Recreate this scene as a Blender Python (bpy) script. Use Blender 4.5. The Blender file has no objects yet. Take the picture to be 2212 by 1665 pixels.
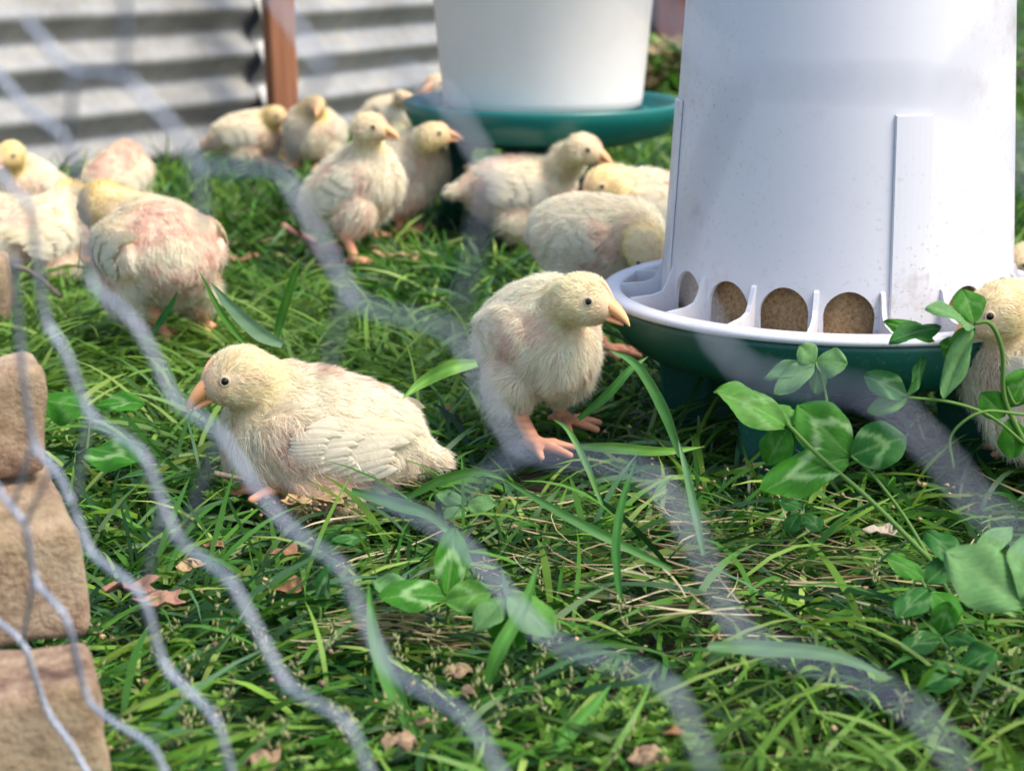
import bpy, math, random
import numpy as np
from mathutils import Vector, Matrix
random.seed(7)
rng = np.random.default_rng(11)
R = math.radians
SC = bpy.context.scene
COL = SC.collection

# ------------------------------------------------------------------ camera, sky, sun, exposure
CAMH, PITCH, FPX = 0.37, R(14), 4000.0
cam_d = bpy.data.cameras.new('camera')
cam = bpy.data.objects.new('camera', cam_d); COL.objects.link(cam)
cam.location = (0, 0, CAMH); cam.rotation_euler = (R(90) - PITCH, 0, 0)
cam_d.sensor_width = 36; cam_d.lens = 36 * FPX / 2212
cam_d.clip_start = 0.02; cam_d.clip_end = 200
cam_d.dof.use_dof = True; cam_d.dof.focus_distance = 1.195
cam_d.dof.aperture_fstop = cam_d.lens / 6.5
SC.camera = cam
W_ = bpy.data.worlds.new('World'); SC.world = W_; W_.use_nodes = True
nt = W_.node_tree; nt.nodes.clear()
sky = nt.nodes.new('ShaderNodeTexSky'); sky.sky_type = 'NISHITA'; sky.sun_disc = False
SUN_EL, SUN_AZ = R(56), R(112)          # azimuth measured from +Y (view direction) towards +X
sky.sun_elevation = SUN_EL; sky.sun_rotation = SUN_AZ
sky.air_density = 1.0; sky.dust_density = 2.5; sky.ozone_density = 1.0
bgn = nt.nodes.new('ShaderNodeBackground'); bgn.inputs['Strength'].default_value = 0.15
wo = nt.nodes.new('ShaderNodeOutputWorld')
nt.links.new(sky.outputs[0], bgn.inputs[0]); nt.links.new(bgn.outputs[0], wo.inputs[0])
sd = bpy.data.lights.new('sun', 'SUN'); sd.energy = 2.1; sd.angle = R(24); sd.color = (1.0, 0.93, 0.82)
sun = bpy.data.objects.new('sun', sd); COL.objects.link(sun)
sdir = Vector((math.sin(SUN_AZ) * math.cos(SUN_EL), math.cos(SUN_AZ) * math.cos(SUN_EL), math.sin(SUN_EL)))
sun.rotation_euler = sdir.to_track_quat('Z', 'Y').to_euler(); sun.location = (1, 2, 4)
SC.view_settings.view_transform = 'Standard'; SC.view_settings.look = 'None'
SC.view_settings.exposure = 1.04; SC.view_settings.gamma = 1; SC.view_settings.use_curve_mapping = False

# ------------------------------------------------------------------ measuring helpers
FW = np.array([0, math.cos(PITCH), -math.sin(PITCH)]); UP = np.array([0, math.sin(PITCH), math.cos(PITCH)])
def ray(px, py):
    return FW + np.array([(px - 1106) / FPX, 0, 0]) - UP * ((py - 832.5) / FPX)
CAMP = np.array([0, 0, CAMH])
def P(px, py, Y):
    d = ray(px, py); return CAMP + d * (Y / d[1])
def G(px, py, z=0.0):
    d = ray(px, py); return CAMP + d * ((z - CAMH) / d[2])
def D(px, py, depth): return CAMP + ray(px, py) * depth

def tag(o, label=None, cat=None, group=None, kind=None):
    if label: o['label'] = label
    if cat: o['category'] = cat
    if group: o['group'] = group
    if kind: o['kind'] = kind
    return o
def empty(name, loc, rz=0.0):
    o = bpy.data.objects.new(name, None); COL.objects.link(o)
    o.location = tuple(loc); o.rotation_euler = (0, 0, rz); o.empty_display_size = 0.02
    return o
def mk(name, V, F, mat=None, parent=None, cols=None, smooth=True, uv=None):
    """F: (n,3) / (n,4) array or list of lists."""
    V = np.asarray(V, dtype=np.float32)
    me = bpy.data.meshes.new(name)
    if isinstance(F, np.ndarray):
        n, k = F.shape
        me.vertices.add(len(V)); me.vertices.foreach_set('co', V.ravel())
        me.loops.add(n * k); me.loops.foreach_set('vertex_index', F.astype(np.int32).ravel())
        me.polygons.add(n)
        me.polygons.foreach_set('loop_start', np.arange(0, n * k, k, dtype=np.int32))
        me.polygons.foreach_set('loop_total', np.full(n, k, dtype=np.int32))
        me.update(calc_edges=True); me.validate()
    else:
        me.from_pydata(V.tolist(), [], [list(map(int, f)) for f in F]); me.update()
    if smooth: me.polygons.foreach_set('use_smooth', np.ones(len(me.polygons), dtype=bool))
    if cols is not None:
        a = me.color_attributes.new('Col', 'FLOAT_COLOR', 'POINT')
        c = np.ones((len(V), 4), dtype=np.float32); c[:, :3] = cols
        a.data.foreach_set('color', c.ravel())
    if mat: me.materials.append(mat)
    o = bpy.data.objects.new(name, me); COL.objects.link(o)
    if parent: o.parent = parent
    return o
class MB:
    def __init__(s): s.V = []; s.F = []; s.C = []
    def add(s, V, F, col=None):
        b = len(s.V); s.V += [tuple(v) for v in V]; s.F += [[i + b for i in f] for f in F]
        if col is not None:
            col = np.asarray(col)
            s.C += [tuple(col)] * len(V) if col.ndim == 1 else [tuple(c) for c in col]
    def build(s, name, mat, parent=None, smooth=True):
        return mk(name, np.array(s.V), s.F, mat, parent, np.array(s.C) if s.C else None, smooth)
def tube(mb, pts, rad, n=8, col=None, cap=True):
    pts = [np.array(p, float) for p in pts]; m = len(pts)
    rads = [rad] * m if np.isscalar(rad) else list(rad)
    t0 = pts[1] - pts[0]; t0 /= np.linalg.norm(t0)
    a = np.cross(t0, [0, 0, 1.0]);
    if np.linalg.norm(a) < 0.1: a = np.cross(t0, [1.0, 0, 0])
    a /= np.linalg.norm(a); V = []; F = []
    for i, p in enumerate(pts):
        t = pts[min(i + 1, m - 1)] - pts[max(i - 1, 0)]; t /= (np.linalg.norm(t) + 1e-12)
        a = a - t * a.dot(t); a /= np.linalg.norm(a); b = np.cross(t, a)
        for k in range(n):
            th = 2 * math.pi * k / n
            V.append(p + rads[i] * (a * math.cos(th) + b * math.sin(th)))
    for i in range(m - 1):
        for k in range(n):
            F.append([i * n + k, i * n + (k + 1) % n, (i + 1) * n + (k + 1) % n, (i + 1) * n + k])
    if cap:
        F.append(list(range(n))[::-1]); F.append([(m - 1) * n + k for k in range(n)])
    mb.add(V, F, col)
def bez(pts, n=8):
    """Catmull-Rom through the points"""
    pts = [np.array(p, float) for p in pts]
    q = [2 * pts[0] - pts[1]] + pts + [2 * pts[-1] - pts[-2]]
    out = []
    for i in range(1, len(q) - 2):
        for k in range(n):
            t = k / n
            out.append(0.5 * ((2 * q[i]) + (-q[i-1] + q[i+1]) * t + (2*q[i-1] - 5*q[i] + 4*q[i+1] - q[i+2]) * t*t + (-q[i-1] + 3*q[i] - 3*q[i+1] + q[i+2]) * t**3))
    out.append(pts[-1]); return out
def lathe(mb, prof, n=64, c=(0, 0, 0), col=None, a0=0, a1=2 * math.pi):
    full = abs(a1 - a0 - 2 * math.pi) < 1e-6
    m = len(prof); V = []; F = []; nn = n if full else n + 1
    for k in range(nn):
        th = a0 + (a1 - a0) * k / n
        for r, z in prof: V.append((c[0] + r * math.cos(th), c[1] + r * math.sin(th), c[2] + z))
    for k in range(n):
        k2 = (k + 1) % nn
        for j in range(m - 1):
            F.append([k * m + j, k2 * m + j, k2 * m + j + 1, k * m + j + 1])
    mb.add(V, F, col)
def noise3(p, f, seed=0):
    """cheap smooth noise in about -1..1 from summed sines with random directions"""
    r = np.random.default_rng(seed); out = np.zeros(len(p))
    for i in range(7):
        d = r.normal(size=3); d /= np.linalg.norm(d)
        out += np.sin((p @ d) * f * r.uniform(0.7, 1.5) + r.uniform(0, 6.28))
    return out / 2.6
def sstep(a, b, x):
    t = np.clip((x - a) / (b - a), 0, 1); return t * t * (3 - 2 * t)

# ------------------------------------------------------------------ materials
def mat(name):
    m = bpy.data.materials.new(name); m.use_nodes = True; t = m.node_tree
    return m, t, t.nodes['Principled BSDF'], t.nodes['Material Output']
def ramp(t, fac, stops):
    r = t.nodes.new('ShaderNodeValToRGB'); e = r.color_ramp.elements
    e[0].position, e[0].color = stops[0][0], (*stops[0][1], 1)
    e[1].position, e[1].color = stops[-1][0], (*stops[-1][1], 1)
    for p, c in stops[1:-1]:
        x = e.new(p); x.color = (*c, 1)
    t.links.new(fac, r.inputs[0]); return r.outputs[0]
def noise_n(t, scale, detail=5, rough=0.6, coord='Object', vec=None):
    tc = t.nodes.new('ShaderNodeTexCoord'); n = t.nodes.new('ShaderNodeTexNoise')
    n.inputs['Scale'].default_value = scale; n.inputs['Detail'].default_value = detail; n.inputs['Roughness'].default_value = rough
    t.links.new(vec if vec else tc.outputs[coord], n.inputs['Vector']); return n.outputs[0]
def bump(t, b, h, s, d=0.001):
    n = t.nodes.new('ShaderNodeBump'); n.inputs['Strength'].default_value = s; n.inputs['Distance'].default_value = d
    t.links.new(h, n.inputs['Height']); t.links.new(n.outputs[0], b.inputs['Normal'])
def mixc(t, fac, a, b):
    m = t.nodes.new('ShaderNodeMix'); m.data_type = 'RGBA'
    if isinstance(fac, float): m.inputs[0].default_value = fac
    else: t.links.new(fac, m.inputs[0])
    for s, v in ((6, a), (7, b)):
        if isinstance(v, tuple): m.inputs[s].default_value = (*v, 1)
        else: t.links.new(v, m.inputs[s])
    return m.outputs[2]
def attr_mat(name, rough=0.6, trans=0.0, spec=0.5, bscale=0, bstr=0.3, bdist=0.0005):
    m, t, b, o = mat(name)
    a = t.nodes.new('ShaderNodeAttribute'); a.attribute_name = 'Col'
    t.links.new(a.outputs['Color'], b.inputs['Base Color'])
    b.inputs['Roughness'].default_value = rough; b.inputs['Specular IOR Level'].default_value = spec
    if bscale: bump(t, b, noise_n(t, bscale), bstr, bdist)
    if trans:
        tr = t.nodes.new('ShaderNodeBsdfTranslucent'); t.links.new(a.outputs['Color'], tr.inputs[0])
        mx = t.nodes.new('ShaderNodeMixShader'); mx.inputs[0].default_value = trans
        t.links.new(b.outputs[0], mx.inputs[1]); t.links.new(tr.outputs[0], mx.inputs[2]); t.links.new(mx.outputs[0], o.inputs[0])
    return m
M = {}
M['skin'] = attr_mat('chick_skin', 0.65, 0.12, 0.25, 900, 0.5, 0.0006)
M['down'] = attr_mat('chick_down', 0.85, 0.38, 0.1)
M['feather'] = attr_mat('chick_feather', 0.7, 0.3, 0.2)
M['horn'] = attr_mat('beak_horn', 0.42, 0.1, 0.4, 500, 0.25, 0.0004)
M['grass'] = attr_mat('grass_blades', 0.45, 0.30, 0.28)
M['leaf'] = attr_mat('clover_leaf', 0.6, 0.28, 0.2, 420, 0.5, 0.0005)
M['litter'] = attr_mat('dry_litter', 0.85, 0.15, 0.2, 300, 0.8, 0.001)
m, t, b, o = mat('eye'); b.inputs['Base Color'].default_value = (0.008, 0.006, 0.005, 1); b.inputs['Roughness'].default_value = 0.06; M['eye'] = m
m, t, b, o = mat('iris'); b.inputs['Base Color'].default_value = (0.17, 0.085, 0.035, 1); b.inputs['Roughness'].default_value = 0.15; M['iris'] = m
# white plastic, slightly dirty
def plastic(name, base, dirt, rough=0.38, sub=0.0, dscale=22, thr=(0.66, 0.76)):
    m, t, b, o = mat(name)
    n1 = noise_n(t, dscale, 8, 0.7); n2 = noise_n(t, 4, 3, 0.5)
    f = ramp(t, n1, [(thr[0], (0, 0, 0)), (thr[1], (1, 1, 1))])
    f2 = ramp(t, n2, [(0.36, (0.06, 0.06, 0.06)), (0.66, (0.85, 0.85, 0.85))])
    mm = t.nodes.new('ShaderNodeMath'); mm.operation = 'MULTIPLY'; t.links.new(f, mm.inputs[0]); t.links.new(f2, mm.inputs[1])
    n3 = noise_n(t, 260, 3, 0.6); f3 = ramp(t, n3, [(0.61, (0, 0, 0)), (0.67, (0.8, 0.8, 0.8))])
    m2 = t.nodes.new('ShaderNodeMath'); m2.operation = 'MULTIPLY'; t.links.new(f3, m2.inputs[0]); t.links.new(f2, m2.inputs[1])
    m3 = t.nodes.new('ShaderNodeMath'); m3.operation = 'MAXIMUM'; t.links.new(mm.outputs[0], m3.inputs[0]); t.links.new(m2.outputs[0], m3.inputs[1])
    t.links.new(mixc(t, m3.outputs[0], base, dirt), b.inputs['Base Color'])
    b.inputs['Roughness'].default_value = rough
    if sub:
        b.inputs['Subsurface Weight'].default_value = sub; b.inputs['Subsurface Scale'].default_value = 0.01
    bump(t, b, noise_n(t, 90, 4), 0.12, 0.0006)
    return m
M['white'] = plastic('white_plastic', (0.66, 0.655, 0.69), (0.34, 0.24, 0.14), 0.36, 0, 26, (0.56, 0.72))
M['bucket'] = plastic('bucket_plastic', (0.80, 0.76, 0.72), (0.62, 0.50, 0.36), 0.45, 0, 9, (0.5, 0.75))
M['green'] = plastic('green_plastic', (0.006, 0.085, 0.06), (0.10, 0.13, 0.10), 0.4, 0, 60, (0.6, 0.8))
M['teal'] = plastic('teal_plastic', (0.004, 0.13, 0.115), (0.03, 0.12, 0.10), 0.35, 0, 30)
m, t, b, o = mat('feed_mash'); n = noise_n(t, 380, 6, 0.75)
t.links.new(ramp(t, n, [(0.3, (0.20, 0.11, 0.05)), (0.5, (0.48, 0.31, 0.15)), (0.7, (0.68, 0.48, 0.27))]), b.inputs['Base Color'])
b.inputs['Roughness'].default_value = 0.95; bump(t, b, n, 1.0, 0.003); M['feed'] = m
m, t, b, o = mat('galvanised_sheet'); n = noise_n(t, 6, 7, 0.7); n2 = noise_n(t, 45, 5, 0.7)
c = ramp(t, n, [(0.35, (0.22, 0.22, 0.21)), (0.55, (0.33, 0.33, 0.32)), (0.7, (0.44, 0.39, 0.30))])
t.links.new(mixc(t, ramp(t, n2, [(0.5, (0, 0, 0)), (0.72, (0.5, 0.5, 0.5))]), c, (0.30, 0.24, 0.15)), b.inputs['Base Color'])
b.inputs['Metallic'].default_value = 0.35; b.inputs['Roughness'].default_value = 0.5; M['sheet'] = m
m, t, b, o = mat('netting_wire'); n = noise_n(t, 120, 4)
t.links.new(ramp(t, n, [(0.35, (0.28, 0.31, 0.37)), (0.65, (0.47, 0.50, 0.56))]), b.inputs['Base Color'])
b.inputs['Metallic'].default_value = 0.25; b.inputs['Roughness'].default_value = 0.5; M['wire'] = m
def wood(name, c1, c2):
    m, t, b, o = mat(name); tc = t.nodes.new('ShaderNodeTexCoord'); mp = t.nodes.new('ShaderNodeMapping')
    mp.inputs['Scale'].default_value = (60, 60, 4); t.links.new(tc.outputs['Object'], mp.inputs[0])
    n = noise_n(t, 1, 6, 0.6, vec=mp.outputs[0]); t.links.new(ramp(t, n, [(0.3, c1), (0.7, c2)]), b.inputs['Base Color'])
    b.inputs['Roughness'].default_value = 0.8; bump(t, b, n, 0.5, 0.002); return m
M['post'] = wood('brown_post_wood', (0.20, 0.07, 0.03), (0.36, 0.15, 0.07))
M['darkpost'] = wood('dark_red_wood', (0.06, 0.015, 0.012), (0.12, 0.035, 0.025))
M['greytwig'] = wood('grey_twig_bark', (0.10, 0.075, 0.05), (0.26, 0.20, 0.14))
M['twig'] = wood('twig_bark', (0.28, 0.12, 0.08), (0.48, 0.25, 0.17))
m, t, b, o = mat('paver_stone'); n = noise_n(t, 26, 8, 0.72); n2 = noise_n(t, 220, 5, 0.7); n3 = noise_n(t, 9, 3)
c = ramp(t, n, [(0.36, (0.12, 0.065, 0.04)), (0.45, (0.30, 0.19, 0.12)), (0.54, (0.44, 0.31, 0.20)), (0.68, (0.55, 0.43, 0.30))])
c = mixc(t, ramp(t, n3, [(0.5, (0, 0, 0)), (0.7, (0.5, 0.5, 0.5))]), c, (0.36, 0.29, 0.13))
t.links.new(c, b.inputs['Base Color']); b.inputs['Roughness'].default_value = 0.9; bump(t, b, n2, 1.0, 0.005); M['stone'] = m
m, t, b, o = mat('soil'); n = noise_n(t, 5, 8, 0.7); n2 = noise_n(t, 120, 6, 0.75)
t.links.new(ramp(t, n, [(0.3, (0.014, 0.010, 0.006)), (0.55, (0.045, 0.033, 0.02)), (0.75, (0.09, 0.065, 0.04))]), b.inputs['Base Color'])
b.inputs['Roughness'].default_value = 1; bump(t, b, n2, 1, 0.01); M['soil'] = m

# ------------------------------------------------------------------ ground
SOILZ = -0.034
def wall_pt(px, py): return G(px, py)
Wa, Wb = G(0, 392), G(926, 252)          # foot line of the corrugated wall
def ground_z(x, y): return SOILZ + 0.006 * np.sin(x * 9 + 1.2) * np.sin(y * 7 + .3)
gx = np.concatenate([np.linspace(-60, -3, 12), np.linspace(-2.6, 2.6, 90), np.linspace(3, 60, 12)])
gy = np.concatenate([np.linspace(-20, 0, 6), np.linspace(0.2, 6, 100), np.linspace(6.6, 90, 16)])
X, Y = np.meshgrid(gx, gy, indexing='ij'); Z = ground_z(X, Y)
nx, ny = X.shape; idx = np.arange(nx * ny).reshape(nx, ny)
F = np.stack([idx[:-1, :-1], idx[1:, :-1], idx[1:, 1:], idx[:-1, 1:]], -1).reshape(-1, 4)
tag(mk('ground', np.stack([X, Y, Z], -1).reshape(-1, 3), F, M['soil']), kind='structure')

# ------------------------------------------------------------------ feeders
FC = np.array([0.2495, 1.40, 0.0])       # front feeder axis
RIMZ, RIMR = 0.090, 0.178
def feeder_front():
    root = empty('chick_feeder', FC); tag(root, 'large white hanging-style feeder cone with arched feed holes on a dark green tray', 'feeder')
    zb, zt = 0.070, 0.46
    rb, rt = 0.1335, 0.1125
    def rad(z): return rb + (rt - rb) * (z - zb) / (zt - zb)
    def cyl(th, z, dr=0.0):
        r = rad(z) + dr; return (r * math.sin(th), -r * math.cos(th), z)
    # shell: 18 sectors of 20 degrees, holes in most of them
    V = []; Fc = []
    def addq(grid):
        b = len(V); n, m_ = len(grid), len(grid[0])
        for row in grid: V.extend(row)
        for i in range(n - 1):
            for j in range(m_ - 1): Fc.append([b + i * m_ + j, b + (i + 1) * m_ + j, b + (i + 1) * m_ + j + 1, b + i * m_ + j + 1])
    ribs = (12.5, -87, 113, 193)
    half = R(10); ztop = 0.128
    for s in range(18):
        cdeg = -6 + 20 * s; c_ = R(cdeg)
        d = ((cdeg + 180) % 360) - 180
        isrib = any(abs(((d - r + 180) % 360) - 180) < 7 for r in ribs)
        addq([[cyl(c_ - half + 2 * half * i / 6, ztop + (zt - ztop) * (j / 14)) for j in range(15)] for i in range(7)])
        if isrib:
            addq([[cyl(c_ - half + 2 * half * i / 6, zb + (ztop - zb) * (j / 4)) for j in range(5)] for i in range(7)])
            continue
        n = 32; outer = []; inner = []
        wob = [random.uniform(-1, 1) for _ in range(4)]
        for k in range(n):
            a = 2 * math.pi * k / n
            ca, sa = math.cos(a), math.sin(a); q = max(abs(ca), abs(sa))
            outer.append((ca / q * half, (zb + ztop) / 2 + sa / q * (ztop - zb) / 2))
            # arch: wide bottom, rounded top
            e = 2.0 if sa > 0 else 5.0
            rr = 1.0 / (abs(ca) ** e + abs(sa) ** e) ** (1 / e)
            wq = R(7.9) * (1 + 0.015 * wob[0]); h = 0.0205 * (1 + 0.03 * wob[1])
            inner.append((ca * rr * wq * (1 + 0.03 * math.sin(3 * a + wob[2])), 0.1005 + sa * rr * h))
        rows = []
        for lev in range(5):
            f = lev / 4
            rows.append([cyl(c_ + (inner[k % n][0] * (1 - f) + outer[k % n][0] * f), inner[k % n][1] * (1 - f) + outer[k % n][1] * f) for k in range(n + 1)])
        addq(rows)
    shell = mk('feed_cone', np.array(V), Fc, M['white'], root)
    import bmesh
    bm = bmesh.new(); bm.from_mesh(shell.data); bmesh.ops.remove_doubles(bm, verts=bm.verts, dist=0.0002)
    bmesh.ops.recalc_face_normals(bm, faces=bm.faces); bm.to_mesh(shell.data); bm.free()
    so = shell.modifiers.new('s', 'SOLIDIFY'); so.thickness = 0.0026; so.offset = -1
    shell.modifiers.new('e', 'EDGE_SPLIT').split_angle = R(40)
    # raised ribs
    for rdeg in ribs:
        c_ = R(rdeg); hw = R(6.4); Vr = []; Fr = []
        nU, nV = 6, 10
        z0, z1 = 0.071, 0.243
        for lay, dr in ((0, 0.0005), (1, 0.0024)):
            for i in range(nU + 1):
                for j in range(nV + 1):
                    sh = 0.94 if lay else 1
                    Vr.append(cyl(c_ + hw * sh * (2 * i / nU - 1), z0 + (z1 - z0 - 0.001 * lay) * j / nV, dr))
        B = (nU + 1) * (nV + 1)
        q = lambda i, j, l: l * B + i * (nV + 1) + j
        for i in range(nU):
            for j in range(nV): Fr.append([q(i, j, 1), q(i + 1, j, 1), q(i + 1, j + 1, 1), q(i, j + 1, 1)])
        for i in range(nU):
            Fr.append([q(i, nV, 0), q(i, nV, 1), q(i + 1, nV, 1), q(i + 1, nV, 0)])
        for j in range(nV):
            Fr.append([q(0, j, 0), q(0, j, 1), q(0, j + 1, 1), q(0, j + 1, 0)]); Fr.append([q(nU, j, 0), q(nU, j + 1, 0), q(nU, j + 1, 1), q(nU, j, 1)])
        mk('rib', np.array(Vr), Fr, M['white'], root, smooth=False)
    # feed inside and in the tray
    mb = MB(); lathe(mb, [(0.118, 0.055), (0.1225, 0.078), (0.121, 0.10), (0.117, 0.135), (0.05, 0.15), (0.001, 0.152)], 96)
    f = mb.build('feed_core', M['feed'], root)
    v = np.array(mb.V); v += (noise3(v, 260, 3)[:, None] * 0.0012 + noise3(v, 90, 4)[:, None] * 0.0012) * np.array([1, 1, 0.6]); f.data.vertices.foreach_set('co', v.astype(np.float32).ravel())
    mb = MB(); lathe(mb, [(0.115, 0.084), (0.13, 0.085), (0.145, 0.082), (0.158, 0.080), (0.168, 0.078)], 140)
    f = mb.build('feed_ring', M['feed'], root)
    v = np.array(mb.V); v[:, 2] += noise3(v, 200, 5) * 0.0022 + noise3(v, 60, 6) * 0.002; f.data.vertices.foreach_set('co', v.astype(np.float32).ravel())
    # white ring with lip
    mb = MB(); lathe(mb, [(r_, z_ + .009) for r_, z_ in [(0.166, 0.078), (0.1655, 0.0880), (0.168, 0.0898), (0.1755, 0.0898), (0.1795, 0.0882), (0.1805, 0.0855), (0.1795, 0.0835), (0.1765, 0.083), (0.1765, 0.078), (0.166, 0.078)]], 128)
    mb.build('ring_lip', M['white'], root)
    for s in range(18):
        th = R(4 + 20 * s); mb = MB()
        prof = [(0.1305, 0.074), (0.1305, 0.121), (0.1335, 0.1195), (0.1375, 0.108), (0.141, 0.1025), (0.148, 0.100), (0.166, 0.0985), (0.168, 0.074)]
        w = 0.0016
        ca, sa = math.cos(th), math.sin(th)
        VV = []
        for sg in (-1, 1):
            for r, z in prof: VV.append((r * sa + sg * w * ca, -r * ca + sg * w * sa, z))
        n = len(prof); FF = [list(range(n))[::-1], list(range(n, 2 * n))] + [[i, (i + 1) % n, n + (i + 1) % n, n + i] for i in range(n)]
        mb.add(VV, FF); mb.build('divider', M['white'], root, smooth=False)
    # green bowl
    mb = MB(); lathe(mb, [(0.1745, 0.092), (0.1775, 0.0915), (0.1775, 0.087), (0.173, 0.074), (0.164, 0.062), (0.150, 0.052), (0.125, 0.045), (0.09, 0.042), (0.001, 0.042)], 128)
    lathe(mb, [(0.1745, 0.092), (0.170, 0.075), (0.155, 0.06), (0.12, 0.05), (0.001, 0.05)], 96)
    mb.build('green_tray', M['green'], root)
    for k in range(4):
        a = R(-118 + 90 * k); mb = MB()
        r0, r1 = 0.105, 0.125
        ca, sa = math.cos(a), math.sin(a); Vv = []
        for z, w, ra, rb_ in ((0.053, 0.030, 0.085, 0.138), (0.01, 0.026, 0.09, 0.135), (-0.034, 0.024, 0.094, 0.134)):
            for rr, ww in ((ra, -w), (rb_, -w), (rb_, w), (ra, w)): Vv.append((rr * ca - ww * sa, rr * sa + ww * ca, z))
        FF = [[i * 4 + j, i * 4 + (j + 1) % 4, (i + 1) * 4 + (j + 1) % 4, (i + 1) * 4 + j] for i in range(2) for j in range(4)] + [[8, 9, 10, 11]]
        mb.add(Vv, FF); o = mb.build('foot', M['green'], root, smooth=False)
        bv = o.modifiers.new('b', 'BEVEL'); bv.width = 0.004; bv.segments = 2
feeder_front()

def feeder_back():
    Y0 = 2.34; c = P(1172, 222, Y0); root = empty('bucket_feeder', (c[0], Y0, 0))
    tag(root, 'out-of-focus white bucket tapering down into a teal green tray behind the chicks', 'feeder')
    z0 = c[2]
    mb = MB(); lathe(mb, [(0.001, z0 - 0.006), (0.118, z0 - 0.006), (0.124, z0), (0.1255, z0 + 0.01), (0.146, z0 + 0.24), (0.151, z0 + 0.245), (0.151, z0 + 0.26), (0.146, z0 + 0.262), (0.140, z0 + 0.25), (0.001, z0 + 0.25)], 64)
    mb.build('bucket', M['bucket'], root)
    mb = MB(); lathe(mb, [(0.001, z0 - 0.03), (0.10, z0 - 0.03), (0.15, z0 - 0.022), (0.164, z0 - 0.004), (0.168, z0 + 0.003), (0.174, z0 + 0.004), (0.176, z0), (0.172, z0 - 0.012), (0.160, z0 - 0.034), (0.12, z0 - 0.046), (0.001, z0 - 0.046)], 72)
    mb.build('teal_tray', M['teal'], root)
    mb = MB(); lathe(mb, [(0.126, z0 - 0.03), (0.128, z0 - 0.008), (0.138, z0 - 0.009), (0.141, z0 - 0.03)], 64)
    mb.build('inner_ring', M['teal'], root)
    mb = MB(); lathe(mb, [(0.055, z0 - 0.04), (0.05, z0 - 0.08), (0.075, 0.0), (0.085, -0.036)], 32)
    mb.build('pedestal', M['green'], root)
    for k in range(3):
        a = R(-60 + 120 * k); mb = MB()
        tube(mb, [(0.10 * math.cos(a), 0.10 * math.sin(a), z0 - 0.04), (0.125 * math.cos(a), 0.125 * math.sin(a), -0.036)], [0.018, 0.014], 10)
        mb.build('leg', M['green'], root)
feeder_back()

# ------------------------------------------------------------------ corrugated wall, posts
Wa[2] = 0; Wb[2] = 0
wdir = (Wb - Wa) / np.linalg.norm(Wb - Wa); wn = np.array([wdir[1], -wdir[0], 0])     # towards the camera
def sheet(s0, s1, off, z1, phase, label):
    root_p = Wa + wdir * s0
    ns = 24; zs = np.arange(-0.03, z1, 0.076 / 14)
    V = []
    for i in range(ns + 1):
        s = (s1 - s0) * i / ns
        for z in zs:
            a = 0.0125 * math.sin(2 * math.pi * (z + phase) / 0.076) + off + 0.004 * math.sin(s * 2.1)
            V.append(wdir * s + wn * a + np.array([0, 0, z + 0.003 * math.sin(s * 3)]))
    n = len(zs); F = [[i * n + j, (i + 1) * n + j, (i + 1) * n + j + 1, i * n + j + 1] for i in range(ns) for j in range(n - 1)]
    o = mk('corrugated_sheet', np.array(V), F, M['sheet']); o.location = root_p
    sm = o.modifiers.new('s', 'SOLIDIFY'); sm.thickness = 0.0012
    tag(o, label, 'metal sheet')
    return o
sheet(-0.9, 0.62, 0.0, 0.62, 0.0125, 'corrugated galvanised metal sheet left of the brown wooden post')
sheet(0.58, 1.75, 0.014, 0.62, 0.030, 'corrugated galvanised metal sheet right of the brown wooden post')
def box(mb, c, h, M3=None):
    Vv = [np.array((x, y, z)) * h for x in (-1, 1) for y in (-1, 1) for z in (-1, 1)]
    if M3 is not None: Vv = [M3 @ v for v in Vv]
    Vv = [v + np.array(c) for v in Vv]
    mb.add(Vv, [[0, 1, 3, 2], [4, 6, 7, 5], [0, 4, 5, 1], [2, 3, 7, 6], [0, 2, 6, 4], [1, 5, 7, 3]])
def post(px, Y, w, h, m_, label, cat='post'):
    c = P(px, 200, Y); mb = MB(); box(mb, (0, 0, h / 2), np.array([w / 2, w / 2, h / 2 + 0.03]))
    o = mb.build('wooden_post', m_, None, smooth=False); o.location = (c[0], Y, 0); o.rotation_euler = (R(1), R(-1.5), R(24))
    bv = o.modifiers.new('b', 'BEVEL'); bv.width = 0.004; bv.segments = 2
    tag(o, label, cat)
post(612, 3.12, 0.045, 0.75, M['post'], 'rusty brown wooden post standing against the corrugated metal wall')
post(1440, 4.6, 0.12, 0.9, M['darkpost'], 'dark red wooden post seen between the two feeders')

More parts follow.
